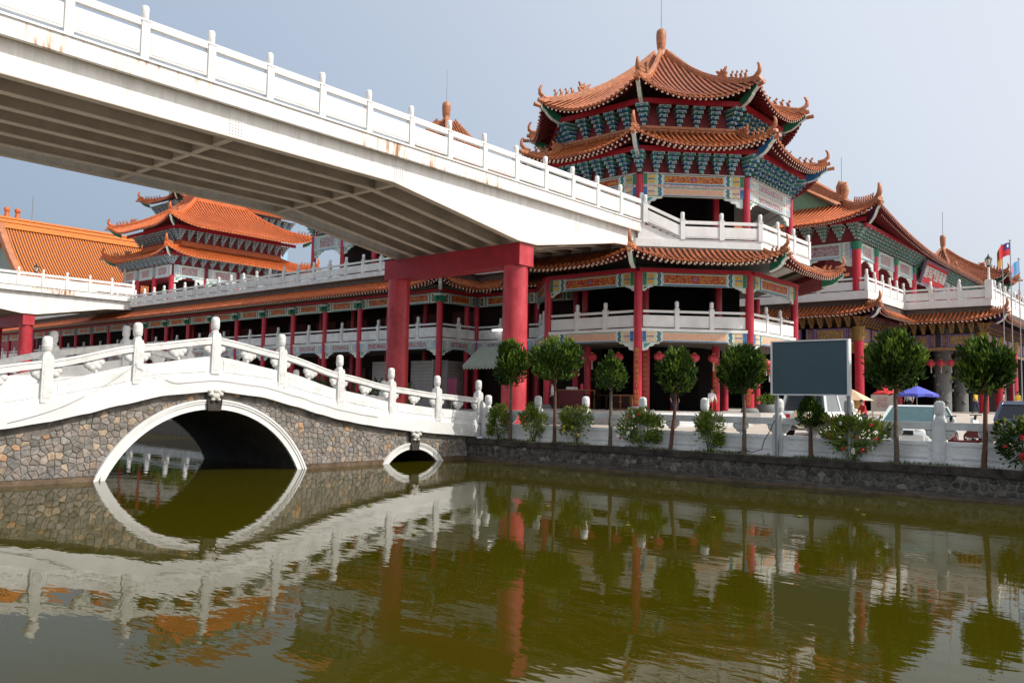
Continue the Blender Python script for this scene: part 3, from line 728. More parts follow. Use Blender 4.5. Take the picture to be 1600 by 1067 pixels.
for c in voronoi(pts, .2):
    c = clip(clip(c, 0, -1, -.145), 0, 1, .625); c = clip(c, 1, 0, -.34); cells.append(c)
lay_stones(cw, cells, lambda q: (.02, q[0], q[1]), (-1, 0, 0), ['ashlar_dark', 'ashlar_grey'], [9, 1], gap=.024, proud=.028)
fw = thing('canal_wall', 'grey canal wall beyond the white arched bridge seen through its arch', 'wall', (0, 40, 0))
b = MB(); b.b2(0, .5, 5.5, 76, -1.6, .83); b.build('wall_core', 'mortar_dark', fw)
# ---------------------------------------------------------------- balustrade along the strip
fy = [-.77, -3.35, -5.58, -8.0, -10.37, -12.89, -15.0, -17.42, -19.8, -22.2]
fe = thing('balustrade', 'weathered white balustrade with round topped posts and relief panels behind the topiary trees', 'balustrade', (.76, -10, .83))
pm = cached('post_w', lambda: post_cap_mesh(1.75, .31, 'white_old'))
for y in fy: put('balustrade_post', pm, fe, (.76, y, 2.56), math.pi/2)
for a, c in zip(fy, fy[1:]):
    b = MB(); b.b2(.66, .86, c+.13, a-.13, 1.77, 1.975); b.build('hand_rail', 'white_old', fe)
    b = MB(); b.b2(.69, .83, c+.13, a-.13, .80, 1.45); b.b2(.655, .865, c+.14, a-.14, .80, .90); b.b2(.67, .85, c+.3, a-.3, 1.0, 1.06); b.b2(.67, .85, c+.3, a-.3, 1.34, 1.40); b.build('relief_panel', 'white_relief', fe)
    cm = cached('cloud_f', lambda: cloud_mesh('white_old', .62, .33)); ch = cached('cloud_fh', lambda: cloud_mesh('white_old', .62, .33, 1))
    put('cloud_scroll', cm, fe, (.76, (a+c)/2, 1.78), math.pi/2)
    put('cloud_scroll', ch, fe, (.76, c+.15, 1.78), math.pi/2); put('cloud_scroll', ch, fe, (.76, a-.15, 1.78), -math.pi/2)
fb = thing('balustrade', 'far white balustrade on the canal bank beyond the arched bridge', 'balustrade', (.76, 30, .83))
for k in range(22):
    y = 6.4+2.4*k; put('balustrade_post', pm, fb, (.76, y, 2.5), math.pi/2)
b = MB(); b.b2(.68, .84, 6.4, 57, .80, 1.4); b.build('relief_panel', 'white_old', fb); b = MB(); b.b2(.68, .84, 6.4, 57, 1.72, 1.92); b.build('hand_rail', 'white_old', fb)
# ---------------------------------------------------------------- stone arch bridge
XC = -11.03
lo_t = interp([(0, 2.47), (1.5, 2.33), (2.9, 2.02), (3.7, 1.80), (4.7, 1.58), (5.7, 1.42), (6.7, 1.29), (8, 1.15), (9.3, 1.04), (10.8, .93), (11.6, .87)])
le_t = interp([(0, 3.00), (1.8, 2.86), (3.4, 2.45), (4.5, 2.22), (5.7, 2.02), (6.7, 1.88), (8.3, 1.72), (9.9, 1.58), (11.6, 1.47)])
rl_t = interp([(0, 4.09), (2.33, 3.73), (4.66, 3.17), (7.0, 2.78), (9.3, 2.57), (11.66, 2.43)])
tp_t = interp([(0, 4.708), (2.33, 4.348), (4.66, 3.80), (7.0, 3.455), (9.3, 3.258), (11.66, 3.157)])
dd = lambda x: abs(x-XC)
lo, le, rl, tp = (lambda f: (lambda x: f(dd(x))))(lo_t), (lambda f: (lambda x: f(dd(x))))(le_t), (lambda f: (lambda x: f(dd(x))))(rl_t), (lambda f: (lambda x: f(dd(x))))(tp_t)
AR = [(XC, -1.47, 3.40, 3.70), (-2.87, -1.20, 1.69, 1.93), (2*XC+2.87, -1.20, 1.69, 1.93)]   # arches: x, z of centre, inner, outer radius
def arch_z(x, which=2):
    z = -1.6
    for ax, az, ri, ro in AR:
        r = (ri, ro, (ri+ro)/2)[which]
        if abs(x-ax) < r: z = max(z, az+math.sqrt(r*r-(x-ax)**2))
    return z
ab = thing('arch_bridge', 'white balustraded stone bridge with one wide arch and a small arch over the green water', 'bridge', (XC, 2.5, 0))
XL, XR, YN, YF = -22.6, .62, -.30, 5.45
b = MB(); xs = [XL+(XR-XL)*i/220 for i in range(221)]
for a, c in zip(xs, xs[1:]):
    za, zc = arch_z(a, 0), arch_z(c, 0); ta, tc = lo(a)+.2, lo(c)+.2
    b.poly([(a, YN, za), (c, YN, zc), (c, YN, tc), (a, YN, ta)], 0); b.poly([(c, YF, zc), (a, YF, za), (a, YF, ta), (c, YF, tc)], 0)
    if za > -1.5 or zc > -1.5: b.poly([(a, YN, za), (a, YF, za), (c, YF, zc), (c, YN, zc)], 1)
b.poly([(XR, YN, -1.6), (XR, YF, -1.6), (XR, YF, lo(XR)+.2), (XR, YN, lo(XR)+.2)], 0)
b.build('spandrel_wall', ['mortar_bridge', 'vault'], ab)
b = MB(); xs2 = [-17.6+18.2*i/140 for i in range(141)]
b.strip(xs2, lambda x: max(lo(x)-.20-.11*math.sin(x*2.3)-.05*math.sin(x*7.1), arch_z(x, 1)-.02), lambda x: max(lo(x)+.05, arch_z(x, 1)), YN-.034, YN+.02); b.build('cement_band', 'cement_band', ab)
b = MB(); xs = [XL+(XR-XL)*i/60 for i in range(61)]
b.strip(xs, lambda x: le(x)-.35, lambda x: le(x)-.02, YN+.05, YF-.05); b.build('roadway', 'stone_floor', ab)
def wallcells(x0, x1, n, rad):
    P = []; step = math.sqrt((x1-x0)*2.0/n)
    x = x0
    while x < x1:
        z = .22
        while z < 2.6:
            px, pz = x+rnd.uniform(-.40, .40)*step, z+rnd.uniform(-.40, .40)*step
            if pz < lo(px)+.12: P.append((px, pz))
            z += step*.92
        x += step
    return P
pts = wallcells(-17.0, .6, 1000, .3); cells = []
for p, c in zip(pts, voronoi(pts, .34)):
    c = clip(c, 0, -1, -.13)
    # stay under the white band (sloping) and outside the arch rings
    s = (lo(p[0]+.15)-lo(p[0]-.15))/.3; c = clip(c, -s, 1, lo(p[0])-s*p[0]+.03)
    c = clip(c, 1, 0, XR-.02)
    for ax, az, ri, ro in AR:
        rm = (ri+ro)/2; d = math.hypot(p[0]-ax, p[1]-az)
        if d < rm-.02: c = []; break
        if d < rm+.5:
            nx, nz = (ax-p[0])/d, (az-p[1])/d; c = clip(c, nx, nz, nx*ax+nz*az-rm)
    cells.append(c)
ns = lay_stones(ab, cells, lambda q: (q[0], YN, q[1]), (0, -1, 0), ['ashlar_grey', 'ashlar_tan', 'ashlar_brown', 'ashlar_rust'], [6.5, 1.3, 5, .25], gap=.011, proud=.03)
print('bridge stones', ns)
b = MB()
xs = [XL+(XR-XL)*i/230 for i in range(231)]
for a, c in zip(xs, xs[1:]):
    if arch_z((a+c)/2, 0) < -.4: b.b2(a, c, YN-.09, YN+.05, -1.0, .125)
b.build('footing', 'wet_band', ab)
for ax, az, ri, ro in AR:
    for yy, o in ((YN, -1), (YF, 1)):
        b = MB(); n = 40; t0 = math.asin(min(.99, (-az-.04)/ro)) if az < 0 else 0
        kz = .16 if ro > 3 else .13
        for side in (0, 1):
            A = [(t0+(math.pi/2-kz*.0-t0)*i/20) for i in range(21)] if side else [math.pi-(t0+(math.pi/2-t0)*i/20) for i in range(21)]
            for q0, q1 in zip(A, A[1:]):
                for r0, r1, d in ((ri, ri+(ro-ri)*.58, .08), (ri+(ro-ri)*.58, ro-(ro-ri)*.2, .105), (ro-(ro-ri)*.2, ro, .125)):
                    P = lambda r, q: (ax+r*math.cos(q), yy+.02*-o, az+r*math.sin(q))
                    b.prism([P(r0, q0), P(r1, q0), P(r1, q1), P(r0, q1)], (0, o*(d+.02), 0), 0)
        b.build('arch_ring', 'white_paint', ab)
    zc = az+ri-.04; h = (lo(ax)-zc)+.02; w = .5 if ro > 3 else .44
    b = MB(); b.prism([(ax-w*.42, YN, zc), (ax+w*.42, YN, zc), (ax+w*.55, YN, zc+h), (ax-w*.55, YN, zc+h)], (0, -.17, 0), 0)
    for dx, dz, r in ((0, h*.72, .15), (-.15, h*.82, .10), (.15, h*.82, .10), (0, h*.98, .11), (-.09, h*.55, .07), (.09, h*.55, .07), (-.22, h*.98, .08), (.22, h*.98, .08)):
        b.blob((ax+dx, YN-.19, zc+dz), (r, .10, r*.8), 8, 5, 1)
    b.build('keystone_carving', ['coping', 'concrete_pale'], ab)
for side, (y, o) in enumerate(((-.37, -1), (YF+.05, 1))):
    b = MB(); xs = [XL+(XR-.05-XL)*i/96 for i in range(97)]
    b.strip(xs, lo, lambda x: lo(x)+(le(x)-lo(x))*.80, y-.15, y+.12, 0); b.strip(xs, lambda x: lo(x)+(le(x)-lo(x))*.78, le, y-.10, y+.10, 0)
    b.build('edge_band', 'white_paint', ab)
    px = [.592-2.332*k for k in range(11)]
    pmb = cached('post_b', lambda: post_cap_mesh(1.72, .275, 'white_cap'))
    for x in px: put('balustrade_post', pmb, ab, (x, y, tp(x)), 0)
    for a, c in zip(px, px[1:]):
        xs = [a+(c-a)*i/8 for i in range(9)][::-1]; xs[0] += .12; xs[-1] -= .12
        b = MB(); b.strip(xs, lambda x: rl(x)-.20, rl, y-.11, y+.11); b.strip(xs, lambda x: rl(x)-.05, lambda x: rl(x)-.03, y-.125, y+.125); b.build('hand_rail', 'white_cap', ab)
        b = MB(); b.strip(xs, lambda x: le(x)-.03, lambda x: rl(x)-.57, y-.06, y+.06)
        x2 = [x for x in xs]; x2[0] += .16; x2[-1] -= .16
        b.strip(x2, lambda x: le(x)+.06, lambda x: rl(x)-.66, y-.075, y+.075)
        b.build('relief_panel', 'white_relief', ab)
        s = math.atan2(rl(a)-rl(c), a-c)
        cm = cached('cloud_b', lambda: cloud_mesh('white_cap', .66, .37)); ch = cached('cloud_bh', lambda: cloud_mesh('white_cap', .66, .37, 1))
        xm = (a+c)/2; o1 = put('cloud_scroll', cm, ab, (xm, y, rl(xm)-.19)); o1.rotation_euler[1] = -s
        o1 = put('cloud_scroll', ch, ab, (c+.15, y, rl(c+.2)-.19)); o1.rotation_euler[1] = -s
        o1 = put('cloud_scroll', ch, ab, (a-.15, y, rl(a-.2)-.19), math.pi); o1.rotation_euler[1] = s
# end of the parapet: swept drum stone stepping down to the balustrade
b = MB(); b.prism([(.70, -.47, .87), (1.5, -.47, .87), (1.5, -.47, 1.35), (1.32, -.47, 1.5), (1.22, -.47, 1.9), (.95, -.47, 2.15), (.70, -.47, 2.35)], (0, .18, 0)); b.build('drum_slab', 'white_cap', ab)
# slack cable strung on the bridge front
cb = MB(); P = []
for t in range(25):
    x = -16.6+t*.13; P.append((x, -.54-.0, 1.58+(x+16.6)*.52-.25*math.sin(math.pi*t/24)))
for t in range(1, 60):
    x = -13.6+t*.15; P.append((x, -.545, max(lo(x)+.33, 3.14-.5*min(1, t/9)-.12*max(0, (t-9))/20 if x < -9 else lo(x)+.34)))
cb.tube(P, .008, 5); tag(cb.build('cable', 'cable'), 'thin grey cable sagging across the white side of the arched bridge', 'cable')

# ---------------------------------------------------------------- footbridges
def footbridge(Y0, Y1, x0, x1, label, pier_label, zb=0.0, detail=True):
    fbr = thing('footbridge', label, 'footbridge', ((x0+x1)/2, (Y0+Y1)/2, 10))
    g0 = lambda x: 10.05 if x < -4.8 else (10.05-(x+4.8)/7.1*1.03 if x < 2.3 else (9.04 if x < 3.4 else (9.04+(x-3.4)/5.9*1.0 if x < 9.3 else 10.06+(x-9.3)*.06)))
    xs = sorted(set([x0, -4.8, 2.3, 3.4, 9.3, x1]+[x0+(x1-x0)*i/24 for i in range(25)])); xs = [x for x in xs if x0 <= x <= x1]
    b = MB(); b.b2(x0, x1, Y0-.28, Y1+.28, 10.98, 11.32); b.build('deck_slab', 'concrete_web', fbr)
    for y, o in ((Y0, -1), (Y1, 1)):
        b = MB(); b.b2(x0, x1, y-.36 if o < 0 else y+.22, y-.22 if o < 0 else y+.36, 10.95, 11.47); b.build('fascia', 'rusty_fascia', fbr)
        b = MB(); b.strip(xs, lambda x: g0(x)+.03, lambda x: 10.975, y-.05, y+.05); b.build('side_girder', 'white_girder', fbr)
    n = 7; ys = [Y0+(Y1-Y0)*i/(n-1) for i in range(n)]
    for i, y in enumerate(ys):
        b = MB(); b.strip(xs, g0, lambda x: g0(x)+.028, y-.15, y+.15, 0); b.build('girder_flange', 'concrete_under', fbr)
        if 0 < i < n-1: b = MB(); b.strip(xs, lambda x: g0(x)+.028, lambda x: 10.975, y-.04, y+.04, 0); b.build('girder_web', 'concrete_web', fbr)
    for x in [-30.4, -24, -17.5, -11.0, -4.5, 6.5]:
        if x0 < x < x1:
            for a, c in zip(ys, ys[1:]):
                b = MB(); b.b2(x-.10, x+.10, a+.06, c-.06, g0(x)+.03, g0(x)+.055, 0); b.b2(x-.03, x+.03, a+.06, c-.06, g0(x)+.05, 10.6, 1); b.build('cross_beam', ['concrete_under', 'concrete_web'], fbr)
            if detail and abs(x+17.5) > 0:
                b = MB()
                for i in range(5):
                    for j in range(6): b.cyl((x-.2+.1*i, Y0-.05, 10.2+.1*j), (x-.2+.1*i, Y0-.075, 10.2+.1*j), .022, n=6)
                b.build('bolt_plate', 'white_paint', fbr)
    xe = 11.54; k = int((xe-x0)/1.966)
    A = xe-k*1.966
    for y in (Y0-.29, Y1+.29): railing(fbr, (A, y), (xe if x1 > 11 else x1, y), 11.42, k, 1.56, panel_h=.66, gap_lo=.11, gap_hi=.13, curb=.06, rail_h=.21, thick=.16)
    pr = thing('portal_pier', pier_label, 'bridge pier', (2.83, (Y0+Y1)/2, 1.1))
    b = MB(); b.b2(2.35, 3.30, Y0-.02, Y1+.92, 8.08, 9.03); b.build('cap_beam', 'red_beam' if detail else 'red_beam', pr)
    b = MB(); b.b2(2.36, 3.29, Y0-.035, Y0-.019, 8.09, 9.02); b.build('lit_end_face', 'red_pier', pr)  # brighter red puts the sunlit look of the beam end into colour
    for y in (Y0+.56, Y1+.36): column(pr, 2.83, y, 1.0, 8.09, .545, 'red_pier', 'pier_column', 32)
    return fbr
footbridge(-.89, 6.8, -34.0, 11.6, 'long white footbridge overhead with brown ribbed underside and rust streaked edge', 'glossy red portal pier with two round columns carrying the overhead footbridge')
footbridge(54.9, 62.5, -34.0, 11.6, 'distant white footbridge ending at the gallery roof terrace near the orange roof', 'distant red pier under the far footbridge end', detail=False)
# ---------------------------------------------------------------- octagonal pavilion
PC = (18.936, 2.118); R0 = 7.587
CT = math.cos(math.radians(22.5))
pv = thing('octagonal_pavilion', 'three roofed octagonal temple pavilion with tall finial, red columns and white terrace', 'pavilion', (PC[0], PC[1], 1.95))
def dirk(k): t = math.radians(202.5+45*k); return Vector((math.cos(t), math.sin(t)))
FK = [-1, 0, 1]; AK = [-2, -1, 0, 1, 2]
# floors, core
b = MB(); oct_slab(b, PC, 8.35, .9, 1.95, 0); b.build('plinth', 'stone_floor', pv)
b = MB()
for i in range(5):
    z = 1.90-.155*i
    a0, a1 = ngon(PC, 8.37+.36*i/CT, 0, 1); A = Vector(a0); B = Vector(a1); m = (A+B)/2; u = (B-A).normalized(); nn = Vector((u.y, -u.x))
    p0, p1 = m-u*2.25, m+u*2.25
    b.prism([(*p0, z-.155), (*p1, z-.155), (*(p1+nn*.36), z-.155), (*(p0+nn*.36), z-.155)], (0, 0, .15), 0)
b.build('front_steps', 'white_paint', pv)
b = MB(); oct_slab(b, PC, 7.5, 5.45, 5.95, 0); b.build('upper_floor', 'ceiling', pv)
b = MB(); oct_slab(b, PC, 3.6, 1.95, 5.45, 0); oct_slab(b, PC, 4.6, 5.95, 9.6, 0); b.build('inner_wall', 'shade_black', pv)  # solid core added to block light through the open storeys
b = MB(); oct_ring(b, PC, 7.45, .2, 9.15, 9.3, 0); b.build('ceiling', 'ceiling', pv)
for k in range(8):
    d = dirk(k); column(pv, PC[0]+d.x*R0, PC[1]+d.y*R0, 2.05, 9.05, .222)
    c = put('column_base', cached('cb', lambda: (lambda q: (q.lathe([(.26, .40), (.40, .36), (.47, .22), (.42, .08), (.30, 0)][::-1], n=18), q.mesh('column_base', ['bowl_stone']))[1])(MB())), pv, (PC[0]+d.x*R0, PC[1]+d.y*R0, 1.78))
    column(pv, PC[0]+d.x*5.0, PC[1]+d.y*5.0, 1.95, 5.45, .21); column(pv, PC[0]+d.x*5.2, PC[1]+d.y*5.2, 5.95, 9.15, .19)
# gold couplets on the front columns
cpl = ['鹿耳門前湧浪花千秋聖德', '慈光普照護黎民萬古流芳']
def couplet(par, x, y, z0, r, s, n=11, sz=.24):
    toc = (Vector((CAM.x, CAM.y))-Vector((x, y))).normalized(); toc = Vector((toc.x*math.cos(-.25)-toc.y*math.sin(-.25), toc.x*math.sin(-.25)+toc.y*math.cos(-.25)))
    for i in range(n):
        me = cached(('ch', s[i], sz), lambda: text_mesh(s[i], sz, .012, 'gold'))
        o = put('gold_character', me, par, (x+toc.x*(r+.004), y+toc.y*(r+.004), z0-i*.262))
        o.rotation_euler = (math.pi/2, 0, math.atan2(toc.y, toc.x)+math.pi/2)
for k, s in ((0, 0), (1, 1)):
    d = dirk(k); couplet(pv, PC[0]+d.x*R0, PC[1]+d.y*R0, 5.0, .222, cpl[s])
for k in (0, 1): d = dirk(k); couplet(pv, PC[0]+d.x*5.0, PC[1]+d.y*5.0, 4.9, .21, cpl[1-k], sz=.22)
# storey beams, railings, corbels
for k in AK:
    p0, p1 = ngon(PC, R0, k, k+1); A, B = Vector(p0), Vector(p1); u = (B-A).normalized(); L = (B-A).length; a, c = A+u*.18, B-u*.18
    if k in (-2, -1, 0, 1):
        painted_beam(pv, a, c, 5.47, 5.98, .24, 'pale'); painted_beam(pv, a, c, 8.33, 8.98, .24, 'dragon')
        corbel(pv, A+u*.2, u, 5.46, .75); corbel(pv, B-u*.2, -u, 5.46, .75); corbel(pv, A+u*.2, u, 8.32, .45, ('trim', 'green')); corbel(pv, B-u*.2, -u, 8.32, .45, ('trim', 'green'))
        b = MB(); b.prism([(*(A-Vector((u.y, -u.x))*.22), 5.98), (*(B-Vector((u.y, -u.x))*.22), 5.98), (*(B+Vector((u.y, -u.x))*.16), 5.98), (*(A+Vector((u.y, -u.x))*.16), 5.98)], (0, 0, .16)); b.build('floor_edge', 'white_paint', pv)
        railing(pv, a, c, 6.14, 3, 1.42, (False, False), curb=0, gap_lo=.07, panel_h=.60, gap_hi=.14, rail_h=.12)
        b = MB(); b.prism([(*A, 8.98), (*B, 8.98), (*(B+Vector((u.y, -u.x))*.3), 8.98), (*(A+Vector((u.y, -u.x))*.3), 8.98)], (0, 0, .20)); b.build('purlin', 'red_beam', pv)
# lower roof ring
for k in AK[:-1]+[2]:
    e0, e1 = ngon(PC, 10.12, k, k+1); t0, t1 = ngon(PC, 8.62, k, k+1)
    roof_face(pv, e0, e1, t0, t1, 9.30, 10.02, .58, .58, pitch=.285, rafters_in=1.15, lw=3.0)
for k in (-1, 0, 1, 2):
    hip(pv, ngon(PC, 10.2, k, k)[0], ngon(PC, 8.62, k, k)[0], 0, 10.02, lift=.62, zm=9.30, figs=2, dragon=False, horn=.8, w=.17, h=.22, sc=.75)
b = MB(); oct_ring(b, PC, 8.66, 8.2, 9.95, 10.16, 0); b.build('roof_flashing', 'flashing', pv)
b = MB(); oct_slab(b, PC, 8.44, 10.16, 10.60, 0); b.build('terrace_slab', 'white_paint', pv)
# terrace railing: sloping flight from the footbridge, then level bays
T = ngon(PC, 8.36, 0, 3); A, B, C_, D_ = map(Vector, T); u = (B-A).normalized(); L = (B-A).length
RK = dict(H=1.42, curb=.02, gap_lo=.08, panel_h=.58, gap_hi=.13, rail_h=.16)
sA = A+u*.45; s1 = A+u*(L*.37)
railing(pv, sA, s1, 11.42, 1, zB=10.60, posts=(True, False), **RK)
railing(pv, s1, B, 10.60, 2, **RK); railing(pv, B, C_, 10.60, 3, posts=(False, True), **RK); railing(pv, C_, D_, 10.60, 3, posts=(False, True), **RK)
b = MB(); nn = Vector((u.y, -u.x))
for i in range(6):
    q = A+u*(.1+.36*i); b.prism([(*(q-nn*1.8), 10.60), (*(q+u*.36-nn*1.8), 10.60), (*(q+u*.36+nn*.0), 10.60), (*(q+nn*.0), 10.60)], (0, 0, .82-.136*i))
b.build('terrace_steps', 'white_paint', pv)
# top storey
RU = 7.36
for k in range(8):
    d = dirk(k); column(pv, PC[0]+d.x*RU, PC[1]+d.y*RU, 10.6, 14.1, .20); column(pv, PC[0]+d.x*5.0, PC[1]+d.y*5.0, 10.6, 14.1, .17)
b = MB(); oct_slab(b, PC, 4.3, 10.6, 14.2, 0); b.build('inner_wall', 'shade_black', pv)
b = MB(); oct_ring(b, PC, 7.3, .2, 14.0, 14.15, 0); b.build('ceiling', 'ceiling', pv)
b = MB(); oct_ring(b, PC, 7.22, 6.9, 14.12, 15.45, 0); b.build('bracket_wall', 'red_wall', pv)
for k in FK+[2, -2]:
    p0, p1 = ngon(PC, RU, k, k+1); A, B = Vector(p0), Vector(p1); u = (B-A).normalized(); a, c = A+u*.15, B-u*.15; nn = Vector((u.y, -u.x))
    st = 'dragon' if k < 1 else 'faded'
    painted_beam(pv, a, c, 13.62, 14.15, .22, st if k >= 0 else 'dragon')
    b = MB(); b.prism([(*(a-nn*.08), 13.46), (*(c-nn*.08), 13.46), (*(c+nn*.10), 13.46), (*(a+nn*.10), 13.46)], (0, 0, .16)); b.build('floral_band', 'floral_band', pv)
    painted_beam(pv, a, c, 13.02, 13.46, .20, 'pale' if k < 1 else 'faded')
    corbel(pv, A+u*.2, u, 13.01, .8); corbel(pv, B-u*.2, -u, 13.01, .8)
    b = MB(); b.prism([(*(a+nn*.1), 14.15), (*(c+nn*.1), 14.15), (*(c+nn*.2), 14.15), (*(a+nn*.2), 14.15)], (0, 0, .05)); b.build('floral_band', 'pink_grey', pv)
    n0, n1 = ngon(PC, 7.30, k, k+1); bracket_row(pv, n0, n1, 14.2, 8, .97, .60, .78, ends=False)
    q0, q1 = ngon(PC, 8.22, k, k+1); b = MB(); b.beam((*q0, 15.28), (*q1, 15.28), .16, .24); b.build('purlin', 'red_beam', pv)
for k in (-1, 0, 1, 2): corner_bracket(pv, ngon(PC, 7.28, k, k)[0], dirk(k), 14.2, .97, .60, .85)
for k in range(-3, 5):
    e0, e1 = ngon(PC, 9.33, k, k+1); t0, t1 = ngon(PC, 6.75, k, k+1)
    roof_face(pv, e0, e1, t0, t1, 15.22, 16.62, .72, .72, pitch=.285, rafters_in=1.2, lw=3.2, curve=.55)
    q0, q1 = ngon(PC, 6.55, k, k+1); b = MB()
    for z, w in ((16.60, .34), (16.74, .24), (16.86, .36)): b.beam((*q0, z), (*q1, z), w, .13)
    b.build('wall_ridge', 'ridge_tile', pv)
for k in (-1, 0, 1, 2):
    hip(pv, ngon(PC, 9.40, k, k)[0], ngon(PC, 6.6, k, k)[0], 0, 16.62, lift=.78, zm=15.22, figs=3, dragon=(k != 0), horn=.85, beam_mat='blue', w=.19, h=.26, sc=.9, curve=.55)
b = MB(); oct_slab(b, PC, 6.02, 16.4, 18.3, 0); b.build('bracket_wall', 'red_wall', pv)
for k in FK+[2, -2]:
    n0, n1 = ngon(PC, 6.05, k, k+1); bracket_row(pv, n0, n1, 17.0, 6, 1.05, .60, .80, ends=False)
    A, B = Vector(n0), Vector(n1); u = (B-A).normalized(); nn = Vector((u.y, -u.x))
    b = MB(); b.prism([(*(A+nn*.02), 16.9), (*(B+nn*.02), 16.9), (*(B+nn*.1), 16.9), (*(A+nn*.1), 16.9)], (0, 0, .1)); b.build('floral_band', 'floral_band', pv)
    q0, q1 = ngon(PC, 7.0, k, k+1); b = MB(); b.beam((*q0, 18.18), (*q1, 18.18), .16, .26); b.build('purlin', 'red_beam', pv)
for k in (-1, 0, 1, 2): corner_bracket(pv, ngon(PC, 6.03, k, k)[0], dirk(k), 17.0, 1.05, .60, .85)
for k in range(-3, 5):
    e0, e1 = ngon(PC, 8.22, k, k+1); t0, t1 = ngon(PC, .42, k, k+1)
    roof_face(pv, e0, e1, t0, t1, 18.08, 23.35, .98, .98, pitch=.285, rafters_in=1.3, lw=3.0, curve=.62, segs=10)
for k in range(-2, 4):
    hip(pv, ngon(PC, 8.28, k, k)[0], ngon(PC, .5, k, k)[0], 0, 23.35, lift=1.02, zm=18.08, figs=4, dragon=True, horn=.95, w=.22, h=.28, curve=.62)
b = MB(); b.lathe([(.50, 23.0), (.50, 23.25), (.33, 23.38), (.25, 23.55), (.20, 23.72), (.25, 23.9), (.29, 24.25), (.31, 24.7), (.28, 24.95), (.16, 25.08), (.02, 25.1)], (PC[0], PC[1], 0), 18); b.build('finial', 'ridge_tile', pv)
b = MB(); b.cyl((PC[0], PC[1], 25.05), (PC[0], PC[1], 28.5), .022, .012, 6); b.build('lightning_rod', 'rod', pv)
# ---------------------------------------------------------------- gallery with roof terrace and the square tower that rises from it
ga = thing('gallery', 'long two storey gallery with red columns, orange eaves and white roof terrace railing', 'building', (11.95, 40, 1.75))
GX = 11.95
ys = [13.64+3.87*i for i in range(21)]
b = MB(); b.b2(11.2, 30, 4, ys[-1], .9, 1.75); b.build('plinth', 'stone_floor', ga)
b = MB(); b.b2(12.1, 18, 13.8, ys[-1], 5.5, 5.95); b.build('upper_floor', 'ceiling', ga)
b = MB(); b.b2(16.4, 17, 13.8, ys[-1], 1.75, 10.3); b.b2(16.38, 17, 4.5, 13.8, 1.75, 10.3); b.build('back_wall', 'dark_wood', ga)
b = MB(); b.b2(11.7, 20, 13.4, ys[-1], 9.25, 9.4); b.build('ceiling', 'ceiling', ga)
def bay(A, B, par, near=True, style='shade'):
    A = Vector(A); B = Vector(B); u = (B-A).normalized(); o = Vector((u.y, -u.x)); a, c = A+u*.18, B-u*.18
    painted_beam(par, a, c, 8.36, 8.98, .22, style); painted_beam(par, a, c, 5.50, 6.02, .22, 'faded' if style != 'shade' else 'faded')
    b = MB(); b.prism([(*(a-o*.2), 6.02), (*(c-o*.2), 6.02), (*(c+o*.14), 6.02), (*(a+o*.14), 6.02)], (0, 0, .14)); b.build('floor_edge', 'white_old', par)
    railing(par, a, c, 6.16, 2, 1.40, (False, False), m='white_old', curb=0, gap_lo=.07, panel_h=.60, gap_hi=.14, rail_h=.11)
    if near: corbel(par, A+u*.18, u, 5.49, .7); corbel(par, B-u*.18, -u, 5.49, .7)
    cb = MB(); cb.beam((*(A+o*.05), 9.1), (*(B+o*.05), 9.1), .2, .22); cb.build('purlin', 'red_beam', par)
for i, y in enumerate(ys): column(ga, GX, y, 1.75, 9.0, .20)
for y in ys[:13]: column(ga, 14.6, y+.2, 1.75, 9.25, .18)
for y in ys[:10]: b = MB(); b.b2(16.3, 16.385, y+.7, y+3.2, 6.0, 8.3); b.b2(16.3, 16.385, y+.7, y+3.2, 1.75, 4.6); b.build('door_panel', 'red_dark', ga)
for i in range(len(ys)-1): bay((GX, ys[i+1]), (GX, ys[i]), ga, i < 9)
for x in (15.32,): column(ga, x, 13.64, 1.75, 9.0, .20)
column(ga, 15.32, 9.4, 1.75, 9.0, .2); column(ga, 15.32, 5.6, 1.75, 9.0, .2)
for y in ys[:12]: b = MB(); b.b2(11.72, 12.18, y-.23, y+.23, 8.4, 9.0, 0); b.b2(11.66, 12.2, y-.30, y+.30, 8.78, 8.9, 1); b.b2(11.5, 11.95, y-.1, y+.1, 8.5, 8.75, 0); b.build('capital_bracket', ['green', 'trim'], ga)
bay((GX, 13.64), (15.32, 13.64), ga); bay((15.32, 13.64), (15.32, 9.4), ga); bay((15.32, 9.4), (15.32, 5.6), ga)
roof_face(ga, (10.55, ys[-1]), (10.55, 12.24), (11.8, ys[-1]), (11.8, 13.49), 9.33, 10.06, 0, .62, tile='tile_warm', pitch=.30, lw=3.4, rafters_in=1.2, segs=4)
roof_face(ga, (10.55, 12.24), (15.2, 12.24), (11.8, 13.49), (15.2, 13.49), 9.33, 10.06, .62, 0, pitch=.30, lw=3.2, rafters_in=1.2, segs=4)
roof_face(ga, (13.95, 13.49), (13.95, 4.2), (15.2, 13.49), (15.2, 4.2), 9.33, 10.06, 0, 0, pitch=.30, rafters_in=1.2, segs=4)
hip(ga, (10.5, 12.19), (11.8, 13.49), 0, 10.06, lift=.66, zm=9.33, figs=2, dragon=False, horn=.7, w=.17, h=.22, sc=.75)
b = MB(); b.b2(11.62, 12.1, 13.3, ys[-1], 10.02, 10.40); b.b2(11.62, 15.3, 13.3, 13.7, 10.02, 10.40); b.b2(15.0, 15.4, 4.2, 13.4, 10.02, 10.40); b.build('roof_flashing', 'flashing', ga)
b = MB(); b.b2(11.35, 24, 13.1, ys[-1], 10.40, 10.72); b.b2(14.75, 24, 5.5, 13.1, 10.40, 10.72); b.build('terrace_slab', 'white_old', ga)
RK2 = dict(H=1.30, curb=.0, gap_lo=.10, panel_h=.48, gap_hi=.13, rail_h=.12, m='white_old')
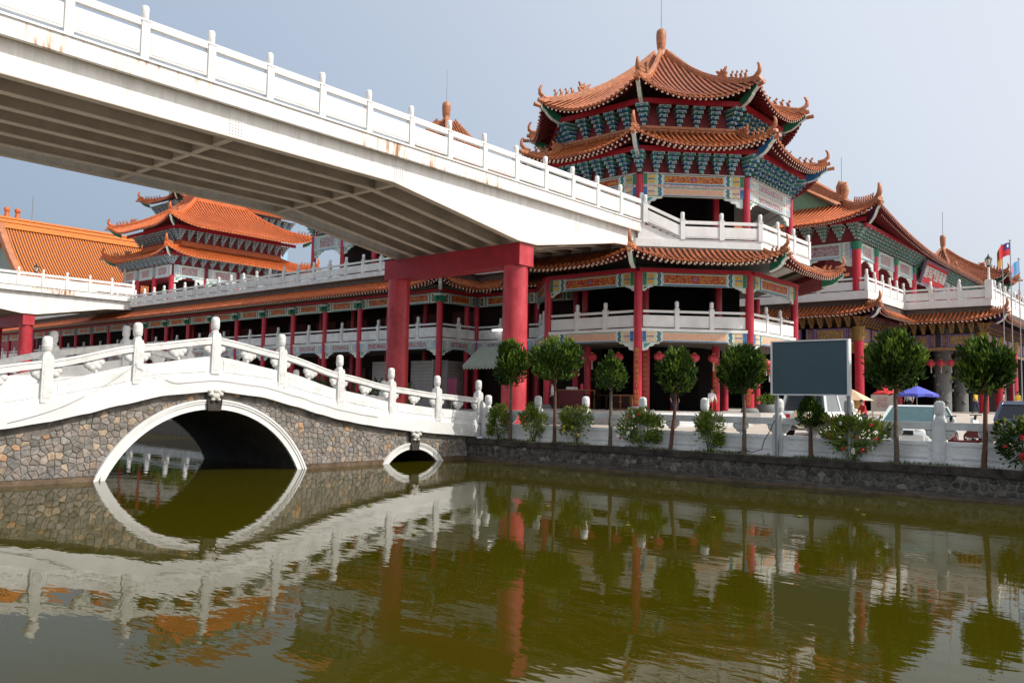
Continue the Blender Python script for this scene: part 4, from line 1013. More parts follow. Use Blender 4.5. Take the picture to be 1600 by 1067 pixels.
railing(ga, (11.42, 76.0), (11.42, 13.17), 10.70, 34, **RK2); railing(ga, (11.42, 13.17), (14.82, 13.17), 10.70, 2, posts=(False, True), **RK2); railing(ga, (14.82, 13.17), (14.82, 7.0), 10.70, 3, posts=(False, True), **RK2)
for y0, y1 in ((13.95, 17.3), (17.75, 21.2)):
    b = MB()
    for i in range(14): b.b2(13.0-.012*(i % 2), 13.1, y0, y1, 1.75+.22*i, 1.955+.22*i)
    b.build('roller_shutter', 'panel_cream_grey', ga)
b = MB()
for i in range(14): b.b2(12.3, 15.1, 14.5-.012*(i % 2), 14.6, 1.75+.22*i, 1.955+.22*i)
b.build('roller_shutter', 'panel_cream_grey', ga)
# small awning of the shop under the link
aw = thing('awning', 'grey green scalloped awning beside the red pier', 'awning', (12.6, 10.3, 4.4))
b = MB(); n = 14
for i in range(n):
    y0, y1 = 8.4+3.7*i/n, 8.4+3.7*(i+1)/n
    b.prism([(12.5, y0, 4.42), (12.5, y1, 4.42), (14.0, y1, 5.62), (14.0, y0, 5.62)], (0, 0, .03)); b.prism([(12.5, y0, 4.42), (12.5, y1, 4.42), (12.5, y1-.03, 4.25), (12.5, (y0+y1)/2, 4.17), (12.5, y0+.03, 4.25)], (.02, 0, 0))
b.prism([(12.5, 12.1, 4.42), (14.0, 12.1, 5.62), (14.0, 12.1, 4.42)], (0, .03, 0)); b.build('awning_cloth', 'awning', aw)
b = MB(); b.cyl((12.55, 8.5, 4.42), (14.5, 8.5, 4.42), .025, n=6); b.cyl((12.55, 12.0, 4.42), (14.5, 12.0, 4.42), .025, n=6); b.build('awning_arm', 'metal_grey', aw)
sg = thing('notice_sign', 'small magenta notice sign on a stand behind the bridge end', 'sign', (8.0, 8.55, 1.1))
b = MB(); b.b2(8.0, 8.05, 8.2, 8.9, 2.35, 3.5); b.build('sign_board', 'sign_pink', sg); b = MB(); b.cyl((8.03, 8.55, 1.1), (8.03, 8.55, 2.35), .03, n=6); b.build('pole', 'metal_grey', sg)

sq = thing('square_tower', 'upper tower on the gallery terrace with a pointed orange roof and finial behind the footbridge', 'pavilion', (18.9, 20.5, 10.7))
b = MB(); b.b2(14.2, 25, 15, 26.4, 10.72, 14.2); b.build('inner_wall', 'dark_wood', sq)
P4 = [(12.35, 27.5), (12.35, 13.7), (25.6, 13.7), (25.6, 27.5)]
for i in range(5): column(sq, 12.35, 27.5-3.45*i, 10.72, 14.1, .19)
for i in range(1, 4): column(sq, 12.35+3.3*i, 13.7, 10.72, 14.1, .19)
for i in range(4):
    A, B = Vector((12.35, 27.5-3.45*i-.15)), Vector((12.35, 27.5-3.45*(i+1)+.15)); painted_beam(sq, A, B, 13.0, 14.1, .22, 'faded'); corbel(sq, A, (0, -1), 12.99, .8); corbel(sq, B, (0, 1), 12.99, .8)
FC = ('teal', 'sky_blue', 'trim', 'red_wall')
bracket_row(sq, P4[0], P4[1], 14.15, 16, .95, .6, .75, cols=FC)
b = MB(); b.b2(12.4, 25.5, 13.8, 27.4, 14.1, 15.5); b.build('bracket_wall', 'red_wall', sq)
EV = [(11.3, 28.6), (11.3, 12.6), (26.7, 12.6), (26.7, 28.6)]; AP = (18.8, 20.5)
for i in range(4):
    T = lambda p: (AP[0]+(p[0]-AP[0])*.06, AP[1]+(p[1]-AP[1])*.06)
    roof_face(sq, EV[i], EV[(i+1) % 4], T(EV[i]), T(EV[(i+1) % 4]), 15.3, 23.1, .5, .5, tile='tile', pitch=.32, rafters_in=1.0, curve=.55, segs=8)
    hip(sq, EV[i], T(EV[i]), 0, 23.1, lift=.5, zm=15.3, figs=0, dragon=False, horn=0, curve=.55, w=.2, h=.24, beam=False)
b = MB(); b.lathe([(.60, 22.7), (.55, 23.0), (.34, 23.2), (.22, 23.4), (.29, 23.6), (.33, 24.2), (.30, 24.5), (.15, 24.65), (.02, 24.66)], (AP[0], AP[1], 0), 16); b.build('finial', 'ridge_tile', sq)
b = MB(); b.cyl((AP[0], AP[1], 24.6), (AP[0], AP[1], 27.1), .02, .012, 6); b.build('lightning_rod', 'rod', sq)

# ---------------------------------------------------------------- gatehouse
gh = thing('gatehouse', 'large two storey temple gatehouse with a red plaque, painted eaves and dark gold lower front', 'building', (52, 2, 2))
GB = ('gold_dark', 'purple', 'gold', 'dark_wood')
b = MB(); b.b2(38.6, 100, -3.6, 30, .9, 2.05); b.b2(47.9, 100, -10.0, -3.6, .9, 2.05); b.build('plinth', 'stone_floor', gh)
b = MB(); b.b2(42.5, 100, 1.5, 28, 2.05, 9.4); b.b2(52.5, 100, -4.5, 1.5, 2.05, 9.4); b.build('inner_wall', 'shade_black', gh)
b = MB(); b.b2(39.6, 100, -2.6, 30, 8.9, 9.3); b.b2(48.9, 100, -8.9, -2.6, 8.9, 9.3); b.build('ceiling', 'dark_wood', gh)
low = [((39.5, 14.0), (39.5, 5.6)), ((39.5, 5.6), (39.5, -2.7)), ((39.5, -2.7), (44.2, -2.7)), ((44.2, -2.7), (48.9, -2.7)), ((48.9, -2.7), (48.9, -9.0)), ((48.9, -9.0), (54.9, -9.0)), ((54.9, -9.0), (61, -9.0)), ((61, -9), (68, -9))]
for A, B in low:
    A, B = Vector(A), Vector(B); u = (B-A).normalized(); o = Vector((u.y, -u.x)); L = (B-A).length
    for f in (0, .5):
        a, c = A+u*(L*f+.2), A+u*(L*(f+.5)-.2); painted_beam(gh, a, c, 7.25, 8.25, .26, 'purple')
    bracket_row(gh, A+o*.08, B+o*.08, 8.3, max(4, round(L/.62)), .72, .42, .55, cols=GB)
    q = MB(); q.prism([(*(A+o*.1), 6.95), (*(B+o*.1), 6.95), (*(B-o*.1), 6.95), (*(A-o*.1), 6.95)], (0, 0, .26)); q.build('lintel', 'gold_scroll', gh)
    q = MB(); q.beam((*(A+o*.5), 9.12), (*(B+o*.5), 9.12), .16, .2); q.build('purlin', 'red_dark', gh)
    corbel(gh, A+u*.3, u, 6.94, 1.0, ('gold_dark', 'gold')); corbel(gh, B-u*.3, -u, 6.94, 1.0, ('gold_dark', 'gold'))
for x, y in [(39.5, 14), (39.5, 5.6), (39.5, -2.7), (48.9, -2.7), (48.9, -9), (54.9, -9), (61, -9), (68, -9), (44.5, -2.7)]:
    column(gh, x, y, 2.05, 7.3, .34)
    q = MB(); q.cyl((x, y, 7.25), (x, y, 8.3), .36, .46, 14); q.build('capital', 'gold_dark', gh)
for x, y in [(51.2, -5.6), (57, -5.6), (63, -5.6)]:
    q = MB(); q.cyl((x, y, 2.05), (x, y, 8.9), .62, n=16)
    for i in range(26): t = i*1.9; q.blob((x+.6*math.cos(t), y+.6*math.sin(t), 2.4+.24*i), (.2, .2, .16), 6, 4)
    q.build('dragon_column', 'bowl_stone', gh)
E8 = [(38.3, 15), (38.3, -4.55), (47.35, -4.55), (47.35, -10.95), (75, -10.95)]
zt, zm = 9.95, 9.22
roof_face(gh, E8[0], E8[1], (39.6, 15), (39.6, -3.25), zm, zt, 0, .6, pitch=.32, rafters_in=1.1, segs=4)
roof_face(gh, E8[1], (48.6, -4.55), (39.6, -3.25), (48.6, -3.25), zm, zt, .6, 0, pitch=.32, rafters_in=1.1, segs=4)
roof_face(gh, (47.35, -3.25), E8[3], (48.65, -3.25), (48.65, -9.65), zm, zt, 0, .6, pitch=.32, rafters_in=1.1, segs=4)
roof_face(gh, E8[3], E8[4], (48.65, -9.65), (75, -9.65), zm, zt, .6, 0, pitch=.32, rafters_in=1.1, segs=4)
hip(gh, (38.25, -4.6), (39.6, -3.25), 0, zt, lift=.65, zm=zm, figs=3, dragon=False, horn=.9, w=.22, h=.26, sc=.8, beam_mat='purple')
hip(gh, (47.3, -11.0), (48.65, -9.65), 0, zt, lift=.65, zm=zm, figs=3, dragon=False, horn=.9, w=.22, h=.26, sc=.8, beam_mat='purple')
b = MB(); b.b2(39.5, 49, -3.4, 15, 9.9, 10.35); b.b2(48.55, 75, -9.8, -3.0, 9.9, 10.35); b.build('roof_flashing', 'flashing', gh)
b = MB(); b.b2(39.15, 60, -3.5, 15, 10.35, 10.95); b.b2(48.35, 75, -9.75, -3.0, 10.35, 10.949); b.build('terrace_slab', 'white_paint', gh)
RG = dict(H=1.65, curb=0, gap_lo=.12, panel_h=.62, gap_hi=.16, rail_h=.14)
railing(gh, (39.3, 14.5), (39.3, -3.35), 10.92, 5, **RG); railing(gh, (39.3, -3.35), (48.5, -3.35), 10.92, 5, posts=(False, True), **RG)
railing(gh, (48.5, -3.35), (48.5, -9.6), 10.92, 3, posts=(False, True), **RG); railing(gh, (48.5, -9.6), (75, -9.6), 10.92, 13, posts=(False, True), **RG)
q = MB(); q.b2(48.25, 48.75, -9.85, -9.35, 10.9, 12.35); q.build('corner_post', 'white_paint', gh)
# upper hall
ux = [39.45, 43.5, 48.6, 54.0, 60.2, 67, 74]
for x in ux: column(gh, x, -2.6, 10.95, 14.3, .33)
for y in (2.0, 7.0, 12.0): column(gh, 39.45, y, 10.95, 14.3, .30)
b = MB(); b.b2(42.4, 76, .8, 14, 10.95, 15.6); b.build('inner_wall', 'red_wall', gh)
b = MB()
for i in range(9): b.b2(43.2+3.6*i, 45.6+3.6*i, .72, .82, 11.2, 13.4)
b.build('door_panel', 'dark_wood', gh)
b = MB(); b.b2(39.5, 76, -2.5, 14, 14.75, 15.9); b.b2(43, 76, .6, 11.5, 15.9, 17.6); b.build('bracket_wall', 'red_wall', gh)
for x0, x1 in zip(ux, ux[1:]):
    painted_beam(gh, (x0+.3, -2.6), (x1-.3, -2.6), 13.55, 14.72, .26, 'faded'); corbel(gh, (x0+.3, -2.6), (1, 0), 13.54, 1.1); corbel(gh, (x1-.3, -2.6), (-1, 0), 13.54, 1.1)
for y0, y1 in ((12, 7), (7, 2), (2, -2.6)): painted_beam(gh, (39.45, y0-.3), (39.45, y1+.3), 13.55, 14.72, .26, 'faded'); corbel(gh, (39.45, y1+.3), (0, 1), 13.54, 1.1); corbel(gh, (39.45, y0-.3), (0, -1), 13.54, 1.1)
for x in ux[:5]:
    q = MB(); q.lathe([(.335, 14.1), (.40, 14.3), (.39, 14.7)], (x, -2.6, 0), 12); q.build('capital', 'green', gh)
GC = ('green_grey', 'teal', 'trim', 'red_wall')
bracket_row(gh, (39.4, -2.65), (76, -2.65), 14.75, 38, .95, .66, .95, cols=GC); bracket_row(gh, (39.4, 13), (39.4, -2.65), 14.85, 14, 1.12, .80, 1.0, cols=GC)
corner_bracket(gh, (39.4, -2.65), (-.707, -.707), 14.8, 1.0, .66, 1.0, GC)
b = MB(); b.beam((38.35, 14, 16.12), (38.35, -3.7, 16.12), .2, .3); b.beam((38.3, -3.62, 15.72), (76, -3.62, 15.72), .2, .26); b.build('purlin', 'red_beam', gh)
ze = 16.0
roof_face(gh, (37.45, 16), (37.45, -4.85), (42.6, 11.8), (42.6, -.55), ze, 18.45, 0, 1.05, tile='tile_warm', pitch=.34, rafters_in=1.8, curve=.75, lw=4.5)
roof_face(gh, (37.45, -4.85), (78, -4.85), (42.6, -.55), (78, -.55), 15.2, 17.9, 1.85, 0, pitch=.34, rafters_in=1.3, curve=.7, lw=20)
roof_face(gh, (42.2, -.55), (78, -.55), (42.2, 5.8), (78, 5.8), 17.9, 22.4, 0, 0, raf=False, pitch=.34, curve=.9)
roof_face(gh, (78, 12.2), (42.2, 12.2), (78, 5.8), (42.2, 5.8), 18.45, 22.4, 0, 0, raf=False, pitch=.6, curve=.9)
hip(gh, (37.4, -4.9), (42.6, -.55), 0, 18.5, lift=1.1, zm=ze, figs=9, dragon=False, horn=1.3, w=.34, h=.42, sc=1.15, curve=.75, beam_mat='purple', tile='ridge_tile')
b = MB(); b.poly([(42.75, -.4, 18.3), (42.75, 12.0, 18.3), (42.75, 5.8, 22.1)]); b.build('gable_wall', 'gable_green', gh)
b = MB()
for s in (-1, 1):
    p = [(42.35, 5.8+s*6.4*t, 22.65-3.9*(.9*t+.1*t*(2-t))) for t in [i/6 for i in range(7)]]; b.sweep(p, [(-.3, -.25), (-.3, .3), (.3, .3), (.3, -.25)])
b.build('gable_ridge', 'ridge_tile', gh)
b = MB(); b.b2(42.0, 78, 5.5, 6.1, 22.3, 23.3); b.b2(42.0, 78, 5.4, 6.2, 23.3, 23.5); b.build('main_ridge', 'ridge_tile', gh)
b = MB(); b.tube([(42.35, -.6, 18.6), (42.35, -.8, 19.4), (42.35, -.75, 20.0), (42.35, -.45, 20.15), (42.35, -.3, 19.8), (42.35, -.32, 19.2)], [.3, .32, .3, .24, .2, .16], 8); b.build('ridge_ornament', 'ridge_tile', gh)
b = MB(); b.cyl((42.35, -.55, 20), (42.35, -.55, 22.2), .02, n=5); b.build('lightning_rod', 'rod', gh)
b = MB(); b.b2(39.5, 41.6, 5.0, 6.2, 16, 16.1); b.build('soffit', 'red_dark', gh)
# plaque with raised characters
pq = thing('name_plaque', 'tilted crimson plaque with six pale raised characters under the gatehouse eaves', 'sign', (58.1, -3.1, 14.4))
b = MB(); b.box((0, 0, 0), (7.2, .14, 1.9), 0)
for z in (-.98, .98): b.box((0, -.03, z), (7.5, .24, .16), 1)
for x in (-3.65, 3.65): b.box((x, -.03, 0), (.16, .24, 2.0), 1)
o = put('plaque_board', b.mesh('plaque_board', ['flag_red', 'lilac']), pq, (58.1, -3.35, 14.35)); o.rotation_euler[0] = .28
for i, c in enumerate('鹿耳門聖母廟'):
    o = put('raised_character', text_mesh(c, 1.15, .04, 'trim'), pq, (58.1-2.95+1.18*i, -3.46, 14.35)); o.rotation_euler = (math.pi/2+.28, 0, 0)
# terrace lamp on the corner post
tl = thing('terrace_lamp', 'black lantern on a white pole standing at the gatehouse terrace corner', 'lamp', (48.5, -9.6, 12.35))
def lamp_head(par, x, y, z, s=1.0):
    q = MB(); q.lathe([(.05*s, 0), (.16*s, .08*s), (.13*s, .14*s)], (x, y, z), 8); q.lathe([(.30*s, .62*s), (.22*s, .72*s), (.08*s, .88*s), (.05*s, .98*s), (.01, 1.08*s)], (x, y, z), 8)
    for i in range(6): t = i*math.pi/3; q.beam((x+.13*s*math.cos(t), y+.13*s*math.sin(t), z+.12*s), (x+.26*s*math.cos(t), y+.26*s*math.sin(t), z+.64*s), .03*s, .03*s)
    q.build('lamp_head', 'metal_dark', par); q = MB(); q.lathe([(.12*s, .13*s), (.24*s, .63*s)], (x, y, z), 8); q.build('lamp_glass', 'lamp_glass', par)
b = MB(); b.cyl((48.5, -9.6, 12.3), (48.5, -9.6, 13.35), .10, .08, 10); b.build('pole', 'white_paint', tl); lamp_head(tl, 48.5, -9.6, 13.35, .98)
# ---------------------------------------------------------------- distant pavilion beyond the gate
D2 = (89.5, 3.2)
dp = thing('distant_pavilion', 'distant temple pavilion with pointed tiled roof rising beyond the gatehouse eave', 'pavilion', (D2[0], D2[1], 2))
def ng(r, k): t = math.radians(22.5+45*k); return (D2[0]+r*math.cos(t), D2[1]+r*math.sin(t))
b = MB(); b.prism([(*ng(6.4, k), 2) for k in range(8)], (0, 0, 15.5)); b.build('wall', 'red_wall', dp)
for k in range(3, 7):
    roof_face(dp, ng(8.2, k), ng(8.2, k+1), ng(.5, k), ng(.5, k+1), 17.4, 22.0, .9, .9, tile='tile', pitch=.36, rafters_in=1.4, curve=.6)
    roof_face(dp, ng(9.4, k), ng(9.4, k+1), ng(6.5, k), ng(6.5, k+1), 14.3, 15.9, .8, .8, tile='tile', pitch=.36, rafters_in=1.4, curve=.6)
    bracket_row(dp, ng(6.45, k), ng(6.45, k+1), 16.2, 7, 1.0, .62, .8, cols=GC); bracket_row(dp, ng(6.45, k), ng(6.45, k+1), 13.0, 7, 1.0, .62, .8, cols=GC)
for k in range(3, 8):
    hip(dp, ng(8.25, k), ng(.5, k), 0, 22.0, lift=.95, zm=17.4, figs=5, dragon=True, horn=1.0, w=.26, h=.32); hip(dp, ng(9.45, k), ng(6.5, k), 0, 15.9, lift=.85, zm=14.3, figs=3, dragon=False, horn=.9, w=.24, h=.3)
b = MB(); b.lathe([(.5, 21.7), (.5, 22.1), (.3, 22.4), (.24, 22.6), (.31, 22.8), (.35, 23.7), (.3, 24.0), (.02, 24.1)], (D2[0], D2[1], 0), 14); b.build('finial', 'ridge_tile', dp)
b = MB(); b.cyl((D2[0], D2[1], 24), (D2[0], D2[1], 27), .03, n=5); b.build('lightning_rod', 'rod', dp)
# ---------------------------------------------------------------- palace hall behind the gallery
pa = thing('palace_hall', 'two tiered palace hall with bright orange tiled roofs behind the gallery terrace', 'building', (33, 79, 2))
x0, x1, y0, y1 = 24.3, 42.0, 72.5, 85.5
b = MB(); b.b2(x0+3, x1-1, y0+3, y1-1, 1, 18.0); b.build('inner_wall', 'dark_wood', pa)
b = MB(); b.b2(x0-1, x1+2, y0-1, y1+1, .9, 10.5); b.build('podium', 'concrete_pale', pa)
for i in range(5): column(pa, x0+4.4*i, y0, 10.5, 16.6, .3); 
for i in range(1, 4): column(pa, x0, y0+4.3*i, 10.5, 16.6, .3)
b = MB(); b.b2(x0+.2, x1-.2, y0+.2, y1-.2, 16.6, 19.0); b.b2(x0+1.6, x1-1.6, y0+1.6, y1-1.6, 19.0, 24.25); b.b2(x0+3.5, x1-3.5, y0+3.2, y1-3.2, 24.25, 25.4); b.build('bracket_wall', 'red_wall', pa)
PCOL = ('metal_grey', 'sky_blue', 'trim', 'red_wall')
for i in range(4):
    a, c = (x0+4.4*i+.3, y0), (x0+4.4*(i+1)-.3, y0); painted_beam(pa, a, c, 16.55, 17.95, .26, 'faded'); corbel(pa, a, (1, 0), 16.54, 1.2); corbel(pa, c, (-1, 0), 16.54, 1.2)
for i in range(3): painted_beam(pa, (x0, y0+4.3*(i+1)-.3), (x0, y0+4.3*i+.3), 16.55, 17.95, .26, 'faded')
bracket_row(pa, (x0, y0), (x1, y0), 18.0, 15, 1.0, .8, .9, cols=PCOL); bracket_row(pa, (x0, y1), (x0, y0), 18.0, 12, 1.0, .8, .9, cols=PCOL)
bracket_row(pa, (x0+1.5, y0+1.5), (x1-1.5, y0+1.5), 21.3, 14, 1.25, .85, 1.0, cols=PCOL); bracket_row(pa, (x0+1.5, y1-1.5), (x0+1.5, y0+1.5), 21.3, 10, 1.25, .85, 1.0, cols=PCOL)
b = MB(); b.beam((x0-1.1, y1, 19.15), (x0-1.1, y0-1.1, 19.15), .2, .4); b.beam((x0-1.1, y0-1.1, 19.15), (x1+1, y0-1.1, 19.15), .2, .4); b.beam((x0+.3, y1, 22.75), (x0+.3, y0+.3, 22.75), .2, .4); b.beam((x0+.3, y0+.3, 22.75), (x1-.2, y0+.3, 22.75), .2, .4); b.build('purlin', 'red_beam', pa)
roof_face(pa, (22.5, 87.2), (22.5, 70.5), (26.1, 83.6), (26.1, 74.1), 18.95, 20.75, .95, .95, tile='tile_warm', pitch=.42, roll=.13, rafters_in=1.6, lw=4.5)
roof_face(pa, (22.5, 70.5), (43.8, 70.5), (26.1, 74.1), (40.2, 74.1), 18.95, 20.75, .95, .95, tile='tile_warm', pitch=.42, roll=.13, rafters_in=1.6, lw=4.5)
b = MB()
for z, w in ((20.75, .4), (20.95, .3), (21.15, .42)): b.beam((26.0, 83.6, z), (26.0, 74.0, z), w, .2); b.beam((26.0, 74.0, z), (40.2, 74.0, z), w, .2)
b.build('wall_ridge', 'tile_warm', pa)
ap0, ap1 = (29.6, 79.0), (36.0, 79.0)
roof_face(pa, (22.9, 86.9), (22.9, 70.8), (29.6, 80.2), (29.6, 77.8), 22.75, 27.6, 1.05, 1.05, tile='tile_warm', pitch=.42, roll=.13, rafters_in=1.6, lw=4.5, curve=.55)
roof_face(pa, (22.9, 70.8), (43.4, 70.8), (29.6, 77.6), (36.5, 77.6), 22.75, 27.6, 1.05, 1.05, tile='tile_warm', pitch=.42, roll=.13, rafters_in=1.6, lw=4.5, curve=.55)
HK = dict(figs=4, horn=1.2, w=.34, h=.4, tile='tile_warm', sc=1.1)
hip(pa, (22.4, 70.4), (26.1, 74.1), 0, 20.75, lift=1.0, zm=18.95, dragon=False, **HK); hip(pa, (22.8, 70.7), (29.6, 77.6), 0, 27.6, lift=1.1, zm=22.75, curve=.55, dragon=True, **HK)
hip(pa, (22.4, 87.3), (26.1, 83.6), 0, 20.75, lift=1.0, zm=18.95, dragon=True, **HK); hip(pa, (22.8, 87.0), (29.6, 80.2), 0, 27.6, lift=1.1, zm=22.75, curve=.55, dragon=True, **HK)
hip(pa, (43.9, 70.4), (40.2, 74.1), 0, 20.75, lift=1.0, zm=18.95, dragon=False, **HK); hip(pa, (43.5, 70.7), (36.5, 77.6), 0, 27.6, lift=1.1, zm=22.75, curve=.55, dragon=False, **HK)
b = MB(); b.b2(29.3, 36.8, 77.3, 80.4, 27.4, 28.3); b.build('main_ridge', 'tile_warm', pa)
# ---------------------------------------------------------------- rear hall
rh = thing('rear_hall', 'tall rear temple hall with green panelled wall above an orange eave, glimpsed under the footbridge', 'building', (50, 106, 2))
b = MB(); b.b2(40.3, 60.5, 102.4, 109.5, .9, 33.2); b.build('wall', 'sky_blue', rh)
b = MB(); b.b2(41.3, 59.5, 103.4, 108.5, 33.2, 37.6); b.build('upper_wall', 'mint', rh)
b = MB()
for i in range(8): b.b2(41.2+2.55*i, 41.6+2.55*i, 103.25, 103.4, 33.4, 37.6)
b.build('red_post', 'red_column', rh)
bracket_row(rh, (40.2, 102.3), (60.6, 102.3), 31.6, 16, 1.3, .9, 1.2, cols=PCOL); bracket_row(rh, (40.2, 109.6), (40.2, 102.3), 31.6, 7, 1.3, .9, 1.2, cols=PCOL)
roof_face(rh, (38, 111.6), (38, 100), (41.4, 108.2), (41.4, 103.4), 33.1, 34.7, 1.0, 1.0, tile='tile_warm', pitch=.4, rafters_in=1.6, lw=4); roof_face(rh, (38, 100), (62.8, 100), (41.4, 103.4), (59.4, 103.4), 33.1, 34.7, 1.0, .6, tile='tile_warm', pitch=.4, rafters_in=1.6, lw=4)
hip(rh, (37.9, 111.7), (41.4, 108.2), 0, 34.7, lift=1.05, zm=33.1, figs=6, dragon=False, horn=1.3, w=.36, h=.42, tile='tile_warm', sc=1.2); hip(rh, (37.9, 99.9), (41.4, 103.4), 0, 34.7, lift=1.05, zm=33.1, figs=4, horn=1.3, w=.36, h=.42, tile='tile_warm'); hip(rh, (62.9, 99.9), (59.4, 103.4), 0, 34.7, lift=.65, zm=33.1, figs=3, dragon=False, horn=1.0, w=.36, h=.42, tile='tile_warm')
roof_face(rh, (39, 111), (39, 101), (48, 106.4), (48, 105.6), 38.0, 42, .8, .8, tile='tile_warm', pitch=.5); roof_face(rh, (39, 101), (62, 101), (48, 105.6), (53, 105.6), 38.0, 42, .8, .8, tile='tile_warm', pitch=.5)
# ---------------------------------------------------------------- big orange roofed hall
oh = thing('orange_hall', 'hall with a broad plain bright orange roof slope and ornamented ridge', 'building', (34, 95, 2))
b = MB(); b.b2(16.8, 60, 88, 112, .9, 13.6); b.build('wall', 'red_wall', oh)
roof_face(oh, (14.1, 85.5), (60, 85.5), (14.1, 100), (60, 100), 13.4, 24.2, 0, 0, tile='tile_orange', pitch=.36, roll=.09, raf=False, curve=.5, segs=8)
b = MB(); b.poly([(14.1, 114.5, 13.4), (14.1, 100, 24.2), (60, 100, 24.2), (60, 114.5, 13.4)]); b.build('rear_slope', 'tile_orange', oh)
b = MB(); b.poly([(15.2, 86.5, 13.4), (15.2, 93, 17.6), (15.2, 100, 24.0), (15.2, 107, 17.6), (15.2, 113.5, 13.4)]); b.build('gable_wall', 'green_grey', oh)
b = MB()
for z, w, h in ((24.35, .9, .5), (24.75, .6, .3), (25.0, .8, .22), (25.25, .55, .3), (25.5, .75, .22)): b.beam((13.7, 100, z), (60, 100, z), w, h)
b.build('main_ridge', 'tile_orange', oh)
b = MB(); p = [(14.1, 100-14.5*t*.70, 24.2-10.8*(1-(.5*(1-t*.7)+.5*(1-t*.7)**2))+.35) for t in [i/9 for i in range(10)]]
b.sweep(p, [(-.4, -.4), (-.4, .4), (.4, .4), (.4, -.4)]); e = p[-1]; b.b2(13.5, 14.7, e[1]-.9, e[1]+.2, e[2]-.5, e[2]+.8); b.build('gable_ridge', 'ridge_tile', oh)
for x in (14.9, 16.2):
    b = MB(); b.blob((x, 100, 26.6), (.4, .3, .42), 8, 5); b.cyl((x, 100, 25.5), (x, 100, 26.3), .4, .25, 8); b.build('ridge_ornament', 'tile_warm', oh)
b = MB(); b.cyl((18, 100, 25.5), (18, 100, 29), .04, n=5); b.build('lightning_rod', 'rod', oh)
tl2 = thing('terrace_lamp', 'small dark lamp on the far footbridge parapet against the orange roof', 'lamp', (3.1, 55, 12.9)); lamp_head(tl2, 3.1, 54.6, 12.6, .8)
# ---------------------------------------------------------------- topiary trees on the strip
def topiary(y, zlo, zhi, w, label, seed, bend=(0, 0), n=2700, x=.42, shape=None, leaf=(.19, .078)):
    t = thing('topiary_tree', label, 'tree', (x, y, .81), 'topiary trees along the canal wall')
    zc = (zlo+zhi)/2; h = (zhi-zlo)/2; by, bx = bend; r = random.Random(seed)
    w *= .78; zm_ = (zlo+zhi)/2; zlo, zhi = zm_-(zm_-zlo)*.88, zm_+(zhi-zm_)*.90; zc = (zlo+zhi)/2; h = (zhi-zlo)/2
    b = MB(); top = Vector((x, y, zlo+.25)); P = []
    for i in range(9): s = i/8; P.append((x+bx*math.sin(s*3.0)*.5+r.uniform(-.012, .012), y+by*(1-s)+r.uniform(-.014, .014), .78+(zlo+.3-.78)*s))
    b.tube(P, [.075-.032*i/8 for i in range(9)], 9)
    for i in range(6):
        a = r.uniform(0, 6.28); q = Vector(P[-1]); d = Vector((math.cos(a)*w*.3, math.sin(a)*w*.3, h*r.uniform(.5, .95))); b.tube([q-Vector((0, 0, .25)), q+d*.5, q+d], [.032, .022, .012], 6)
    b.build('trunk', 'bark' if seed % 2 else 'bark_red', t)
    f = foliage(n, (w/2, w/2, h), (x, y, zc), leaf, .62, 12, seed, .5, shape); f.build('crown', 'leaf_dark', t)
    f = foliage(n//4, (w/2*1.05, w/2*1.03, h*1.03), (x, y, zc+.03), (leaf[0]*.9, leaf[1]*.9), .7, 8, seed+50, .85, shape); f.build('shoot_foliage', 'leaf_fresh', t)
    return t
cone = lambda p: Vector((p.x*(1.05-.42*max(-.3, p.z)), p.y*(1.05-.42*max(-.3, p.z)), p.z))
wide = lambda p: Vector((p.x*1.0, p.y*1.0, max(p.z, -.72)))
topiary(-2.25, 2.82, 4.55, 1.42, 'round topiary tree in front of the red pier, nearest the bridge end', 1)
topiary(-4.42, 2.82, 4.66, 2.22, 'widest topiary tree with a broad flat crown between the red pier and pavilion', 2, shape=wide, n=4100)
topiary(-6.9, 2.60, 4.06, 1.16, 'small egg shaped topiary tree before the pavilion side', 3, shape=cone, n=2000, leaf=(.14, .055))
topiary(-9.5, 2.56, 4.14, 1.45, 'topiary tree with a leaning trunk before the pavilion front steps', 4, bend=(.22, .1))
topiary(-11.85, 2.60, 4.24, 1.52, 'topiary tree covering the right front column of the pavilion', 5, bend=(-.06, .12))
topiary(-14.0, 1.56, 2.70, .78, 'young short topiary tree under the blue signboard', 6, shape=cone, n=1700, leaf=(.12, .055))
topiary(-16.38, 2.75, 4.40, 1.72, 'large round topiary tree beside the red flowered bush and signboard', 7, bend=(0, .05), n=3400)
topiary(-18.62, 2.62, 4.16, 1.52, 'round topiary tree nearest the dark blue car', 8, bend=(.08, .0))
